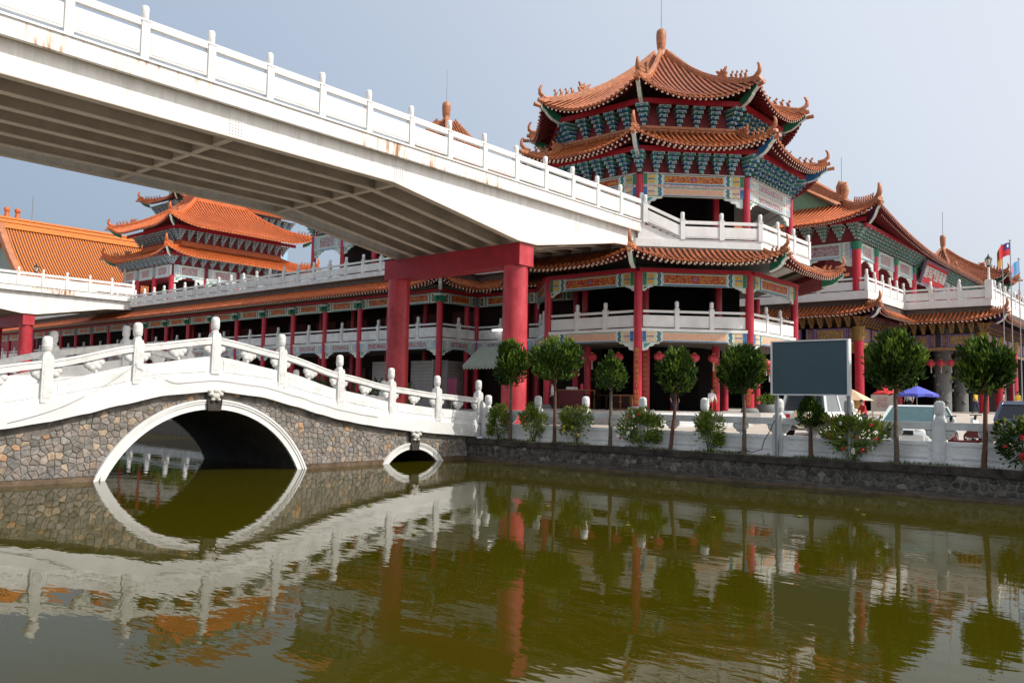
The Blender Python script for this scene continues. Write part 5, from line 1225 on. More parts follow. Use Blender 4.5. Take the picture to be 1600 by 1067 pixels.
def shrub(y, w, z0, z1, label, seed, m='leaf_shrub', flowers=(), x=.42, n=1000, leaf=(.14, .055), sparse=1.0):
    t = thing('flowering_shrub' if flowers else 'shrub', label, 'shrub', (x, y, .81), 'shrubs along the canal wall'); r = random.Random(seed)
    b = MB()
    for i in range(7):
        a = r.uniform(0, 6.28); h = r.uniform(.55, .95)*(z1-.8); b.tube([(x+r.uniform(-.05, .05), y+r.uniform(-.06, .06), .78), (x+math.cos(a)*.1, y+math.sin(a)*w*.18, .8+h*.5), (x+math.cos(a)*.2, y+math.sin(a)*w*.36, .8+h)], [.016, .011, .006], 5)
    b.build('stem', 'stem', t)
    f = foliage(n, (min(w/2, .5), w/2, (z1-z0)/2), (x, y, (z0+z1)/2), leaf, .35, 11, seed, .25); f.build('foliage', m, t)
    f = foliage(n//5, (min(w/2, .5), w/2, (z1-z0)*.3), (x, y, (z0+z1)/2+(z1-z0)*.2), leaf, .5, 6, seed+9, .5); f.build('young_leaves', 'leaf_yellow', t)
    for m2, cnt in flowers:
        for i in range(cnt):
            def mk():
                q = MB()
                for k in range(6): a = k*1.047; q.poly([(0, 0, 0), (.05*math.cos(a-.4), .05*math.sin(a-.4), .03), (.075*math.cos(a), .075*math.sin(a), .02), (.05*math.cos(a+.4), .05*math.sin(a+.4), .03)])
                q.blob((0, 0, .02), (.03, .03, .03), 6, 4); return q.mesh('flower', [m2])
            a = r.uniform(2.3, 4.6); o = put('flower', cached(('fl', m2), mk), t, (x+math.cos(a)*min(w/2, .5)*1.02, y+r.uniform(-.47, .47)*w, (z0+z1)/2+r.uniform(-.35, .47)*(z1-z0)))
            o.rotation_euler = (r.uniform(-.4, .4), -1.2+r.uniform(-.5, .5), r.uniform(-.6, .6)); o.scale = (r.uniform(.8, 1.3),)*3
    return t
shrub(-1.66, .95, .92, 2.05, 'leafy green shrub nearest the bridge end', 21)
shrub(-3.4, 1.0, .88, 2.12, 'shrub with drooping lower shoots between the first two topiary trees', 22)
shrub(-5.4, 1.15, .95, 2.18, 'yellow tipped shrub beside the widest topiary tree', 23, flowers=(('flower_yellow', 6),))
shrub(-8.15, 1.5, .86, 2.12, 'broad shrub with few red and white blooms below the pavilion', 24, flowers=(('flower_red', 3), ('flower_white', 5)), n=1500)
shrub(-10.75, .95, .86, 2.08, 'slanting narrow shrub below the pavilion steps', 25)
shrub(-15.2, 1.78, .86, 2.12, 'big rose bush with red and white flowers under the signboard edge', 26, flowers=(('flower_red', 7), ('flower_white', 6)), n=2000)
shrub(-19.5, 1.25, .86, 2.15, 'dark rose bush with red flowers beside the blue car', 27, m='leaf_dark', flowers=(('flower_red', 7),), n=1100)
gb = MB(); r = random.Random(5)
for i in range(5200):
    y = r.uniform(-21.5, -.6); x = r.uniform(.10, .66)
    if math.sin(y*2.1)+math.sin(y*5.3)*.6 < r.uniform(-.9, 1.2): continue
    h = r.uniform(.04, .13); a = r.uniform(0, 6.28); gb.poly([(x-.012*math.cos(a), y-.012*math.sin(a), .81), (x+.012*math.cos(a), y+.012*math.sin(a), .81), (x+r.uniform(-.05, .05), y+r.uniform(-.05, .05), .81+h)])
tag(gb.build('grass', 'leaf_hedge'), 'short weedy grass along the planting strip above the canal wall', 'grass', kind='stuff')
hd = MB()
for i in range(15):
    y = 8+3.2*i; q = foliage(520, (1.1, 1.7, 1.1), (3.2+rnd.uniform(-.4, .4), y, 2.0+rnd.uniform(-.2, .5)), (.3, .14), .3, 9, 300+i); hd.raw(q.v, q.f)
tag(hd.build('hedge', 'leaf_hedge'), 'green hedge on the far canal bank seen between the bridge rails', 'hedge', kind='stuff')
# ---------------------------------------------------------------- blank signboard
sb = thing('signboard', 'blank slate blue signboard with pale frame on two posts in the planting strip', 'sign', (.30, -14.03, .81))
b = MB(); b.b2(.22, .36, -15.14, -12.92, 2.70, 4.26); b.build('sign_face', 'sign_face', sb)
for n_, y0, y1, z0, z1 in (('frame_rail', -15.20, -12.86, 4.262, 4.30), ('frame_rail', -15.20, -12.86, 2.665, 2.698)):
    b = MB(); b.b2(.19, .40, y0, y1, z0, z1); b.build(n_, 'sign_frame', sb)
for y in (-12.891, -15.169):
    b = MB(); b.b2(.195, .42, y-.026, y+.026, 2.70, 4.26); b.build('frame_stile', 'sign_frame', sb)
for y in (-12.95, -15.1):
    b = MB(); b.cyl((.46, y, .8), (.46, y, 4.2), .055, n=12); b.build('post', 'metal_grey', sb)
wire = MB(); wire.tube([(.40, -12.9, 1.9), (.33, -12.8, 1.6), (.34, -12.6, 1.3), (.38, -12.5, 1.0), (.36, -12.2, .9), (.40, -11.9, .95), (.38, -11.7, .86)], .014, 5); wire.build('loose_wire', 'metal_dark', sb)
# ---------------------------------------------------------------- vehicles
def wheel(par, x, y, z, r, w, side):
    b = MB(); s = side; b.lathe([(r*.62, -w/2), (r*.95, -w/2), (r, -w*.3), (r, w*.3), (r*.95, w/2), (r*.62, w/2)], n=20)
    o = put('tyre', b.mesh('tyre', ['rubber']), par, (x, y, z)); o.rotation_euler[0] = math.pi/2
    b = MB(); b.lathe([(r*.62, -.04), (r*.55, .01), (r*.2, .03), (.02, .04)], n=16)
    for k in range(5): t = k*1.2566; b.beam((0, 0, .03), (r*.58*math.cos(t), r*.58*math.sin(t), .02), .06, .03)
    q = put('rim', b.mesh('rim', ['chrome']), o, (x, y+s*w*.42, z)); q.rotation_euler[0] = 0; q.location = (0, 0, -s*w*.42 if True else 0); q.rotation_euler[0] = 0 if s < 0 else math.pi
def car(name, label, cat, x, y, z, rz, paint, L, W, body, roof, glass, group, spare=False, rack=False):
    """body: side outline points (x, z); roof: (xa, xb, xc, xd, z_belt, z_top) window line; local +x is the nose"""
    c = thing(name, label, cat, (0, 0, 0), group); HW = W/2
    b = MB(); n = len(body)
    ring = [(HW-.07, 0), (HW, .0), (HW, .0)]
    secs = [(-HW, .93), (-HW*.86, 1.0), (HW*.86, 1.0), (HW, .93)]
    cxm = sum(p[0] for p in body)/n; czm = sum(p[1] for p in body)/n
    loops = [[(cxm+(px-cxm)*k, yy, czm+(pz-czm)*k) for px, pz in body] for yy, k in secs]
    vs = [p for l in loops for p in l]; fs = []
    for i in range(3):
        for j in range(n): fs.append((i*n+j, i*n+(j+1) % n, (i+1)*n+(j+1) % n, (i+1)*n+j))
    b.raw(vs, fs, 0, True); b.raw(loops[0][::-1], [tuple(range(n))]); b.raw(loops[3], [tuple(range(n))])
    bo = b.build('body', paint, c)
    xa, xb, xc, xd, zb, zt = roof; HT = HW*.80; HB = HW*.94
    b = MB(); q = [(xa, -HB, zb), (xd, -HB, zb), (xd, HB, zb), (xa, HB, zb)]; t = [(xb, -HT, zt), (xc, -HT, zt), (xc, HT, zt), (xb, HT, zt)]
    b.raw(q+t, [(0, 1, 5, 4), (1, 2, 6, 5), (2, 3, 7, 6), (3, 0, 4, 7)], 0); b.build('glasshouse', glass, c)
    b = MB(); m = [(xb-.08, -HT*1.02, zt-.06), (xc+.06, -HT*1.02, zt-.06), (xc+.06, HT*1.02, zt-.06), (xb-.08, HT*1.02, zt-.06)]; m2 = [(xb+.06, -HT*.86, zt+.05), (xc-.1, -HT*.86, zt+.05), (xc-.1, HT*.86, zt+.05), (xb+.06, HT*.86, zt+.05)]
    b.raw(m+m2, [(0, 1, 5, 4), (1, 2, 6, 5), (2, 3, 7, 6), (3, 0, 4, 7), (4, 5, 6, 7), (3, 2, 1, 0)], 0); b.build('roof', paint, c)
    b = MB()
    for s in (-1, 1):
        for (px, pt) in ((xa, xb), (xd, xc)): b.beam((px, s*HB*1.004, zb-.02), (pt, s*HT*1.01, zt), .09, .07)
        mx, mt = (xa+xd)/2+.1, (xb+xc)/2+.05; b.beam((mx, s*HB*1.006, zb-.02), (mt, s*HT*1.012, zt), .08, .06)
    b.build('pillar', paint, c)
    x1 = max(p[0] for p in body); x0 = min(p[0] for p in body); wr = .31 if W < 1.75 else .35
    for px in (x0+L*.19, x1-L*.19):
        for s in (-1, 1): wheel(c, px, s*(HW-.08), wr, wr, .2, s)
    for s in (-1, 1):
        b = MB(); b.blob((x1-.10, s*HW*.72, zb-.27), (.10, .18, .09), 8, 5); b.build('headlight', 'lamp_glass', c)
        b = MB(); b.b2(x0-.01, x0+.05, s*HW*.66-.1, s*HW*.66+.1, zb-.35, zb-.1); b.build('tail_light', 'flag_red', c)
        b = MB(); b.blob((xd-.18, s*(HW+.09), zb+.07), (.06, .10, .07), 8, 5); b.build('wing_mirror', paint, c)
        for dx in (-.35, .55): b = MB(); b.b2((xa+xd)/2+dx-.08, (xa+xd)/2+dx+.08, s*(HW+.0)-.015, s*(HW+.0)+.015, zb-.14, zb-.11); b.build('door_handle', 'chrome', c)
    b = MB(); b.b2(x1-.05, x1+.05, -HW*.9, HW*.9, .3, .5); b.b2(x0-.06, x0+.05, -HW*.9, HW*.9, .32, .52); b.build('bumper', 'car_black' if spare else paint, c)
    b = MB(); b.b2(x1-.02, x1+.03, -HW*.55, HW*.55, .52, .66); b.build('grille', 'car_black', c)
    for xx, s in ((x1+.055, 1), (x0-.065, -1)): b = MB(); b.b2(xx-.008, xx+.008, -.17, .17, .36, .47); b.build('number_plate', 'cloth_white', c)
    if spare:
        b = MB(); b.cyl((x0-.20, 0, zb-.25), (x0, 0, zb-.25), .36, .36, 20); b.cyl((x0-.215, 0, zb-.25), (x0-.2, 0, zb-.25), .26, .33, 20); b.build('spare_wheel_cover', 'cream', c)
    c.location = (x, y, z); c.rotation_euler[2] = rz
    return c
suv_body = [(-2.05, .38), (-2.12, .75), (-2.08, 1.02), (.75, 1.05), (1.75, .98), (2.05, .86), (2.1, .5), (1.95, .3), (-1.9, .28)]
sed_body = [(-2.1, .34), (-2.2, .62), (-2.12, .86), (-1.5, .93), (.95, .92), (1.9, .80), (2.15, .62), (2.15, .36), (1.95, .24), (-1.95, .24)]
car('suv', 'white off road suv with dark rear window and round spare wheel cover beside the signboard', 'car', 9.55, -11.0, 1.13, 0, 'car_white', 4.2, 1.84, suv_body, (-2.02, -1.86, .55, .98, 1.0, 1.70), 'glass_grey', 'cars parked on the plaza', spare=True)
car('sedan', 'pale silver sedan with teal windscreen behind the balustrade posts', 'car', 5.6, -15.55, 1.0, math.pi, 'car_silver', 4.3, 1.72, sed_body, (-1.55, -.85, .30, 1.05, .90, 1.40), 'glass_teal', 'cars parked on the plaza')
car('hatchback', 'dark blue car with tinted windows partly hidden by the rose bush', 'car', 7.2, -18.75, 1.05, 0, 'car_blue', 4.2, 1.75, suv_body, (-2.05, -1.6, .5, 1.05, .98, 1.52), 'glass_dark', 'cars parked on the plaza')
q = MB(); q.b2(-.012, .012, -.70, .70, 1.06, 1.62)
for o in [o for o in bpy.data.objects if o.name.startswith('suv')][:1]:
    g = MB(); g.raw([(-2.062, -.72, 1.06), (-2.062, .72, 1.06), (-1.93, .62, 1.60), (-1.93, -.62, 1.60)], [(0, 1, 2, 3)][::1]); g.raw([(-2.07, -.72, 1.06), (-2.07, .72, 1.06), (-1.94, .62, 1.60), (-1.94, -.62, 1.60)], [(3, 2, 1, 0)])
    g.build('rear_window', 'glass_dark', o)
def scooter(label, x, y, z, rz, m):
    s = thing('scooter', label, 'motor scooter', (0, 0, 0), 'scooters parked on the plaza')
    for px in (-.6, .6): wheel(s, px, 0, .22, .22, .1, 1)
    b = MB(); b.prism([(-.85, -.15, .38), (-.2, -.15, .30), (.25, -.15, .28), (.38, -.15, .85), (.48, -.15, .85), (.36, -.15, .2), (-.3, -.15, .2), (-.5, -.15, .3)], (0, .30, 0)); b.b2(-.85, -.12, -.13, .13, .38, .62); b.build('body', m, s)
    b = MB(); b.blob((-.42, 0, .68), (.40, .15, .09), 10, 5); b.build('seat', 'car_black', s)
    b = MB(); b.beam((.42, 0, .8), (.36, 0, 1.02), .06, .06); b.beam((.36, -.32, 1.02), (.36, .32, 1.02), .035, .035); b.build('handlebar', 'metal_dark', s)
    b = MB(); b.blob((.46, 0, .86), (.07, .09, .08), 8, 5); b.build('headlight', 'lamp_glass', s)
    s.location = (x, y, z); s.rotation_euler[2] = rz
scooter('white and dark scooter parked by the red shirted person', 17.5, -8.0, 1.42, .5, 'car_white'); scooter('black scooter parked beside the white one', 18.0, -8.8, 1.44, .4, 'car_black')
scooter('maroon scooter seen through the balustrade near the blue car', 4.5, -17.2, 1.1, 1.4, 'red_dark'); scooter('silver scooter next to the maroon scooter behind the balustrade', 8.6, -17.0, 1.12, 1.2, 'car_silver')
# ---------------------------------------------------------------- people
def person(label, x, y, z, rz, shirt, trousers, pose='stand', H=1.65, group=None, stride=0.0):
    """one continuous skinned body in the photo's pose, hair as a part"""
    t = thing('person', label, 'person', (x, y, z), group); k = H/1.65
    hip_, sh, hd = .86, 1.36, 1.55
    if pose == 'sit': dz = -.42
    else: dz = 0
    V = {}; E = []
    def j(n, p, r): V[n] = (Vector(p)*k, r*k)
    lean = .12 if pose == 'sit' else .03
    j('pel', (0, 0, hip_+dz), .135); j('waist', (lean*.4, 0, 1.05+dz), .115); j('chest', (lean, 0, 1.25+dz), .135); j('neckb', (lean*1.2, 0, 1.42+dz), .06); j('neck', (lean*1.5, 0, 1.47+dz), .052)
    j('head', (lean*1.8+.01, 0, 1.56+dz), .085); j('crown', (lean*1.8, 0, 1.64+dz), .07)
    for s, nm in ((1, 'l'), (-1, 'r')):
        st = stride*s
        j('sh'+nm, (lean, s*.165, 1.38+dz), .058); j('el'+nm, (lean-.02+.10*(pose == 'sit')-st*.15, s*.215, 1.11+dz), .042); j('wr'+nm, (lean+.10+.14*(pose == 'sit')-st*.2, s*.205, .90+dz+.05*(pose == 'sit')), .03)
        j('hand'+nm, (lean+.13+.14*(pose == 'sit')-st*.22, s*.19, .83+dz+.05*(pose == 'sit')), .034)
        j('hp'+nm, (0, s*.09, hip_-.06+dz), .098)
        if pose == 'sit': j('kn'+nm, (.42, s*.11, .47), .062); j('an'+nm, (.44, s*.11, .09), .042); j('toe'+nm, (.60, s*.12, .035), .036)
        else: j('kn'+nm, (.03+st*.12, s*.10, .47), .064); j('an'+nm, (-.01+st*.22, s*.10, .09), .043); j('toe'+nm, (.15+st*.22, s*.115, .035), .037)
    for a, c in (('pel', 'waist'), ('waist', 'chest'), ('chest', 'neckb'), ('neckb', 'neck'), ('neck', 'head'), ('head', 'crown')): E.append((a, c))
    for nm in 'lr': E += [('chest', 'sh'+nm), ('sh'+nm, 'el'+nm), ('el'+nm, 'wr'+nm), ('wr'+nm, 'hand'+nm), ('pel', 'hp'+nm), ('hp'+nm, 'kn'+nm), ('kn'+nm, 'an'+nm), ('an'+nm, 'toe'+nm)]
    names = list(V); me = bpy.data.meshes.new('body'); me.from_pydata([V[n][0] for n in names], [(names.index(a), names.index(c)) for a, c in E], [])
    o = bpy.data.objects.new('tmp', me); COL.objects.link(o); md = o.modifiers.new('s', 'SKIN'); sv = me.skin_vertices[0].data
    for i, n in enumerate(names): sv[i].radius = (V[n][1], V[n][1]*(1.25 if n in ('pel', 'waist', 'chest') else 1)); sv[i].use_root = (i == 0)
    su = o.modifiers.new('u', 'SUBSURF'); su.levels = 1; su.render_levels = 1
    m2 = bpy.data.meshes.new_from_object(o.evaluated_get(bpy.context.evaluated_depsgraph_get())); bpy.data.objects.remove(o); m2.name = 'body'
    for m in ('skin', shirt, trousers, 'cloth_black'): m2.materials.append(MAT[m])
    for p in m2.polygons:
        c = p.center/k; z_ = c.z-dz; p.use_smooth = True
        arm = abs(c.y) > .185 and z_ < 1.2
        if c.z < .085: p.material_index = 3
        elif z_ < .95 and not arm: p.material_index = 2
        elif z_ < 1.43 and not (arm and z_ < 1.08): p.material_index = 1
        else: p.material_index = 0
    put('body', m2, t, (x, y, z)); hx, hz = V['head'][0].x, V['head'][0].z
    b = MB(); b.blob((x+hx-.022*k, y, z+hz+.055*k), (.098*k, .092*k, .085*k), 10, 6); b.build('hair', 'hair', t)
    b = MB(); b.blob((x+hx+.092*k, y, z+hz-.01*k), (.022*k, .014*k, .024*k), 6, 4)
    for s in (-1, 1): b.blob((x+hx, y+s*.088*k, z+hz), (.016*k, .012*k, .026*k), 6, 4)
    b.build('face_feature', 'skin', t)
    t.rotation_euler[2] = rz
    return t
person('person in a white shirt and dark trousers standing inside the pavilion side', 11.9, 4.6, 1.75, 2.2, 'cloth_white', 'cloth_black', H=1.62)
person('person in a red shirt sitting by the parked scooters', 19.2, -9.55, 1.45, 2.6, 'cloth_red', 'cloth_navy', pose='sit')
person('person in a pale shirt standing under the blue parasol', 28.6, -9.1, 1.82, 3.0, 'cloth_white', 'cloth_black', stride=.4)
person('person in a yellow shirt and dark trousers walking by the gate', 46.0, -9.0, 1.98, -2.0, 'cloth_yellow', 'cloth_navy', stride=1.0, H=1.7)
person('person in a pink shirt standing before the gatehouse columns', 47.5, -10.6, 2.0, -1.6, 'cloth_pink', 'cloth_navy')
person('person in a bright yellow top and pale trousers by the red gate column', 46.9, -11.6, 2.0, -2.4, 'cloth_yellow', 'cloth_white')
person('person in dark clothes seated in the pavilion beside the front column', 14.8, -1.2, 1.95, -2.4, 'cloth_black', 'cloth_navy', pose='sit')
person('person in a white shirt seated near the middle of the pavilion floor', 16.6, -2.4, 1.95, -2.2, 'cloth_white', 'cloth_red', pose='sit')
def stool(label, x, y, z, m='cloth_red'):
    t = thing('stool', label, 'stool', (x, y, z)); b = MB(); b.cyl((x, y, z+.40), (x, y, z+.44), .17, .17, 14); b.build('seat', m, t)
    for i in range(4): a = .785+i*1.571; b = MB(); b.cyl((x+.15*math.cos(a), y+.15*math.sin(a), z), (x+.11*math.cos(a), y+.11*math.sin(a), z+.4), .018, n=6); b.build('leg', m, t)
stool('red stool under the red shirted person by the scooters', 19.2, -9.55, 1.45); stool('red stool under the dark clothed person in the pavilion', 14.8, -1.2, 1.95); stool('dark stool under the white shirted person in the pavilion', 16.6, -2.4, 1.95, 'rattan')
# ---------------------------------------------------------------- parasols, kiosk, lanterns, furniture
def parasol(label, x, y, z, top, r, m, sides=8):
    t = thing('parasol', label, 'parasol', (x, y, z)); b = MB(); rim = [(x+r*math.cos(6.283*i/sides+.3), y+r*math.sin(6.283*i/sides+.3), top-.5) for i in range(sides)]
    for i in range(sides):
        p, q = rim[i], rim[(i+1) % sides]; m_ = ((p[0]+q[0])/2*.93+x*.07, (p[1]+q[1])/2*.93+y*.07, top-.46)
        b.poly([(x, y, top), p, m_]); b.poly([(x, y, top), m_, q]); b.poly([p, (p[0], p[1], p[2]-.16), (m_[0], m_[1], m_[2]-.16), m_]); b.poly([m_, (m_[0], m_[1], m_[2]-.16), (q[0], q[1], q[2]-.16), q])
    b.build('canopy', m, t); b = MB(); b.cyl((x, y, z), (x, y, top), .028, n=8); b.cyl((x, y, z), (x, y, z+.1), .25, .2, 12); b.build('pole', 'metal_grey', t)
    b = MB()
    for p in rim: b.beam((x, y, top-.12), (p[0]*.97+x*.03, p[1]*.97+y*.03, top-.5), .02, .02)
    b.build('rib', 'metal_grey', t)
parasol('blue parasol over the vendors before the gatehouse', 27.5, -9.8, 1.78, 3.63, 1.15, 'canopy_blue'); parasol('red parasol half hidden behind the large topiary tree', 30.5, -7.3, 1.84, 3.70, .85, 'canopy_red')
kx, ky = 26.2, -6.6; kz = GZ(kx)
ks = thing('kiosk', 'small ochre shrine kiosk with a pointed roof behind the signboard', 'kiosk', (kx, ky, kz))
b = MB(); b.b2(kx-.5, kx+.5, ky-.5, ky+.5, kz, kz+.75); b.b2(kx-.42, kx+.42, ky-.42, ky+.42, kz+.75, kz+1.0); b.build('body', 'kiosk_yellow', ks)
for sx in (-1, 1):
    for sy in (-1, 1): b = MB(); b.b2(kx+sx*.42-.05, kx+sx*.42+.05, ky+sy*.42-.05, ky+sy*.42+.05, kz+.75, kz+1.05); b.build('post', 'kiosk_yellow', ks)
b = MB(); rr = [(kx-.95, ky-.95, kz+1.0), (kx+.95, ky-.95, kz+1.0), (kx+.95, ky+.95, kz+1.0), (kx-.95, ky+.95, kz+1.0)]
for i in range(4): b.poly([rr[i], rr[(i+1) % 4], (kx, ky, kz+1.65)]); 
b.poly(rr[::-1]); b.build('roof', 'cream_panel', ks)
nb = thing('notice_board', 'pale notice board with pictures behind the large topiary tree', 'notice board', (28.3, -7.6, 1.8))
b = MB(); b.b2(28.3, 28.36, -8.3, -7.0, 2.1, 3.1); b.build('board', 'concrete_pale', nb); b = MB(); b.b2(28.285, 28.298, -7.95, -7.35, 2.35, 2.95); b.build('picture', 'floral_band', nb)
for y in (-8.2, -7.1): b = MB(); b.cyl((28.33, y, 1.8), (28.33, y, 2.1), .03, n=6); b.build('leg', 'metal_grey', nb)
def lantern_mesh():
    b = MB(); n = 16; prof = [(.08, -.24), (.20, -.19), (.29, -.06), (.30, .05), (.22, .18), (.09, .24)]
    vs = []
    for r, z in prof:
        for i in range(n): t = 6.283*i/n; q = r*(1+.05*math.cos(8*t)); vs.append((q*math.cos(t), q*math.sin(t), z))
    b.raw(vs, [(k*n+i, k*n+(i+1) % n, (k+1)*n+(i+1) % n, (k+1)*n+i) for k in range(5) for i in range(n)], 0, False); return b.mesh('lantern_shade', ['lantern_red'])
def lantern(label, x, y, z, hook, s=1.0):
    t = thing('paper_lantern', label, 'lantern', (x, y, z), 'red lanterns hanging under the eaves'); o = put('lantern_shade', cached('lan', lantern_mesh), t, (x, y, z)); o.scale = (s, s, s)
    b = MB(); b.cyl((x, y, z+.23*s), (x, y, z+.28*s), .10*s, n=10); b.cyl((x, y, z-.28*s), (x, y, z-.23*s), .09*s, n=10); b.build('lantern_cap', 'gold', t)
    b = MB(); b.cyl((x, y, z-.72*s), (x, y, z-.28*s), .06*s, .03*s, 8); b.build('tassel', 'pink_grey', t); b = MB(); b.cyl((x, y, z+.28*s), (x, y, hook), .008, n=5); b.build('cord', 'metal_dark', t)
def unpx(px, py, X=None, Y=None):
    d = F+R2*((px-800)/1299.566)+U2*((533.5-py)/1299.566); t = (X-CAM.x)/d.x if X is not None else (Y-CAM.y)/d.y
    return CAM+d*t
lan = [(904, 560, 12.6, 'lantern under the pavilion left side next to the egg shaped tree'), (925, 558, 13.4, 'dim lantern deeper under the pavilion left side'), (966, 558, 13.0, 'lantern hanging just left of the couplet column'), (1030, 557, 13.6, 'lantern just right of the couplet column'),
       (1085, 559, 15.0, 'lantern over the middle of the pavilion steps'), (1115, 560, 15.8, 'lantern in front of the second couplet column'), (1197, 568, 19.6, 'lantern right of the tree that hides the pavilion corner column'), (1202, 578, 20.4, 'lower lantern beside the signboard edge')]
for px, py, X_, l in lan:
    P = unpx(px, py, X=X_); lantern('red '+l, P.x, P.y, P.z, 5.46, .92)
for i in range(7):
    lantern('small red lantern in the row under the gatehouse lintel', 49.6, -3.6-.75*i, 6.0, 7.0, 1.1)
def table(name, label, cat, x, y, z, sx, sy, h, m, cloth=None):
    t = thing(name, label, cat, (x, y, z)); b = MB(); b.b2(x-sx/2, x+sx/2, y-sy/2, y+sy/2, z+h-.06, z+h); b.build('table_top', m, t)
    for a in (-1, 1):
        for c in (-1, 1): b = MB(); b.b2(x+a*(sx/2-.06)-.04, x+a*(sx/2-.06)+.04, y+c*(sy/2-.06)-.04, y+c*(sy/2-.06)+.04, z, z+h-.06); b.build('leg', m, t)
    if cloth: b = MB(); b.b2(x-sx/2-.02, x-sx/2-.005, y-sy/2, y+sy/2, z+.1, z+h-.08); b.build('front_cloth', cloth, t)
P = unpx(897, 640, X=12.2); table('altar_table', 'carved altar table with red front cloth inside the pavilion', 'table', 12.4, P.y, 1.95, .9, 1.9, 1.05, 'rattan', 'red_dark')
for dy, m, l in ((-.35, 'lantern_red', 'red candle standing on the altar table'), (.3, 'cloth_white', 'white box standing on the altar table')):
    o = MB(); o.cyl((12.4, P.y+dy, 3.0), (12.4, P.y+dy, 3.32), .09, .07, 10) if m == 'lantern_red' else o.b2(12.2, 12.6, P.y+dy-.25, P.y+dy+.25, 3.0, 3.14)
    tag(o.build('candle' if m == 'lantern_red' else 'offering_box', m, loc=(12.4, P.y+dy, 3.0)), l, 'candle' if m == 'lantern_red' else 'box')
P = unpx(938, 640, X=12.4); table('square_table', 'dark square table inside the pavilion beside the rattan cabinet', 'table', 12.5, P.y, 1.95, 1.2, 1.5, .8, 'dark_wood')
P = unpx(972, 640, X=12.0); cb = thing('rattan_cabinet', 'brown rattan cabinet next to the couplet column', 'cabinet', (12.1, P.y, 1.95))
b = MB(); b.b2(11.85, 12.35, P.y-.6, P.y+.6, 2.0, 2.75); b.build('body', 'rattan', cb)
for k in (-1, 1): b = MB(); b.b2(11.83, 11.848, P.y+k*.3-.26, P.y+k*.3+.26, 2.06, 2.69); b.build('door', 'dark_wood', cb); b = MB(); b.blob((11.82, P.y+k*.06, 2.4), (.02, .02, .03), 6, 4); b.build('handle', 'gold', cb)
for a in (-.5, .5): b = MB(); b.b2(11.87, 12.33, P.y+a-.04, P.y+a+.04, 1.95, 2.0); b.build('leg', 'dark_wood', cb)
P = unpx(1200, 640, X=19.0); pl = thing('planter', 'stone planter with a clipped green plant near the corner column', 'planter', (19.0, P.y, 1.5))
b = MB(); b.lathe([(.42, 0), (.55, .5), (.6, .9), (.52, .9), (.45, .7), (.02, .7)], (19, P.y, 1.5), 16); b.build('pot', 'bowl_stone', pl); foliage(420, (.62, .62, .4), (19, P.y, 2.65), (.14, .06), .4, 8, 77).build('foliage', 'leaf_fresh', pl)
# fluorescent tube fitting visible in the link
P = unpx(779, 516, X=15.0); fl = thing('tube_light', 'lit white fluorescent tube under the link corridor by the red pier', 'lamp', P)
m_, nt_, b_ = new_mat('tube_glow'); b_.inputs['Emission Color'].default_value = (1, .97, .9, 1); b_.inputs['Emission Strength'].default_value = 2.2; MAT['tube_glow'] = m_
b = MB(); b.b2(P.x-.05, P.x+.05, P.y-1.1, P.y+.5, P.z-.04, P.z+.06); b.build('tube', 'tube_glow', fl); b = MB(); b.b2(P.x-.1, P.x+.1, P.y-1.15, P.y+.55, P.z+.06, P.z+.12); b.build('housing', 'white_old', fl)
b = MB(); b.cyl((P.x, P.y-.3, P.z+.12), (P.x, P.y-.3, 9.25), .015, n=5); b.build('hanger', 'metal_grey', fl)
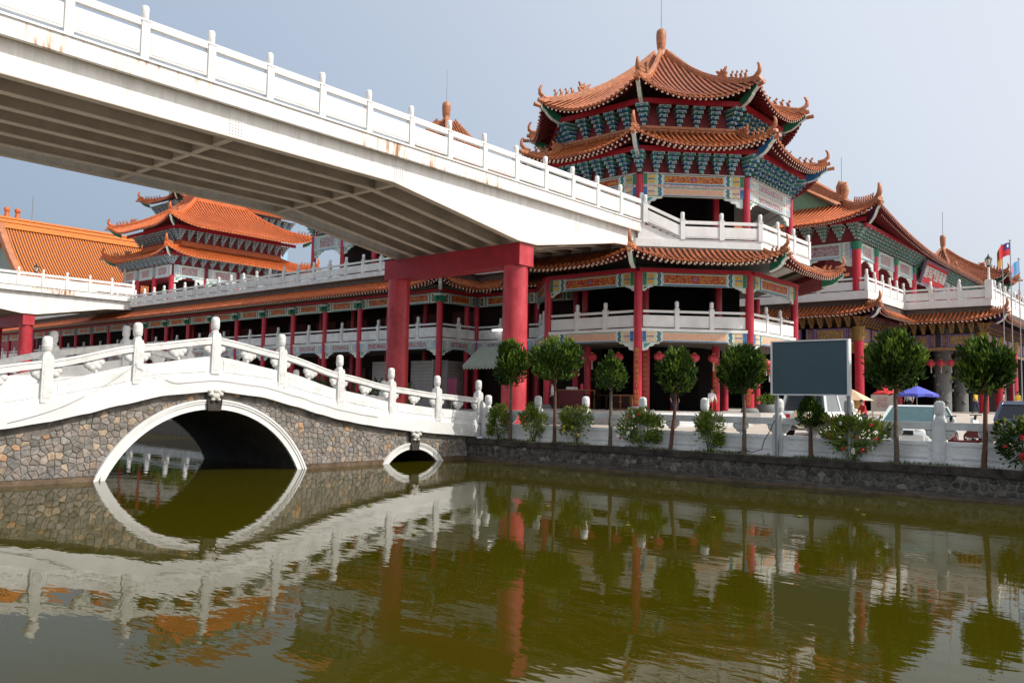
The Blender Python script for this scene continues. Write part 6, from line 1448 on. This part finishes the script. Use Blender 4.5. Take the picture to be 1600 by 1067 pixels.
# ---------------------------------------------------------------- flags
def flag(label, x, y, ztop, w, h, parts, drop=.35, rz=2.4):
    t = thing('flagpole', label, 'flag', (x, y, 2.0), 'flagpoles before the gatehouse'); b = MB(); b.cyl((x, y, 2.0), (x, y, ztop), .05, .03, 8); b.blob((x, y, ztop+.06), (.08, .08, .08), 8, 5); b.build('pole', 'metal_grey', t)
    u = Vector((math.cos(rz), math.sin(rz), 0)); nn = Vector((-u.y, u.x, 0)); nx = 14
    for nm, m, u0, u1, v0, v1, off in parts:
        b = MB()
        for side in (1, -1):
            G = [[Vector((x, y, ztop-.1))+u*(w*s)+nn*(.10*w*math.sin(s*7)*s+side*(.012+off))-Vector((0, 0, h*v+drop*h*s*s)) for s in [u0+(u1-u0)*i/nx for i in range(nx+1)]] for v in (v0, (v0+v1)/2, v1)]
            for r_ in range(2):
                for i in range(nx): q = [G[r_][i], G[r_][i+1], G[r_+1][i+1], G[r_+1][i]]; b.poly(q if side > 0 else q[::-1], 0, True)
        b.build(nm, m, t)
    return t
flag('flagpole with a red flag bearing a blue canton and white sun', 46.4, -11.45, 14.85, .95, .95, [('flag_cloth', 'flag_red', 0, 1, 0, 1, 0), ('canton', 'flag_blue', 0, .5, 0, .5, .012), ('sun_disc', 'cloth_white', .18, .32, .14, .36, .02)], .55)
flag('flagpole with a long orange and yellow hanging banner', 46.06, -10.98, 14.5, .42, 1.45, [('flag_cloth', 'flag_orange', 0, 1, 0, 1, 0), ('stripe', 'flag_blue', .8, 1, 0, 1, .012)], .35)
flag('flagpole with a light blue flag nearest the picture edge', 46.9, -11.9, 13.5, .6, .95, [('flag_cloth', 'flag_sky', 0, 1, 0, 1, 0), ('fly_end', 'flag_pink', .8, 1, .1, .6, .012)], .5)
# street lamp at the picture's right edge
sl = thing('street_lamp', 'black lantern street lamp beyond the light blue flag', 'lamp', (50.5, -13.9, 2)); b = MB(); b.cyl((50.5, -13.9, 2), (50.5, -13.9, 11.6), .1, .06, 8); b.build('pole', 'metal_dark', sl); lamp_head(sl, 50.5, -13.9, 11.6, 1.2)

# a few leaves afloat on the water
for i, (x, y) in enumerate([(-6.5, -16.4), (-5.2, -17.3), (-8.1, -15.2), (-10.4, -14.6), (-4.4, -16.9), (-12.2, -9.1), (-9.3, -11.8), (-14.1, -12.6)]):
    b = MB(); a = i*1.3; q = [Vector((x+.07*math.cos(t+a)*(1 if k % 2 else .55), y+.07*math.sin(t+a)*(1 if k % 2 else .55), .012+.012*(k % 2))) for k, t in enumerate([j*1.047 for j in range(6)])]
    b.poly(q); b.poly([p-Vector((0, 0, .006)) for p in q][::-1]); tag(b.build('fallen_leaf', 'leaf_yellow', loc=(x, y, .01)), 'small yellowish leaf floating alone on the olive water', 'leaf', 'leaves floating on the water')
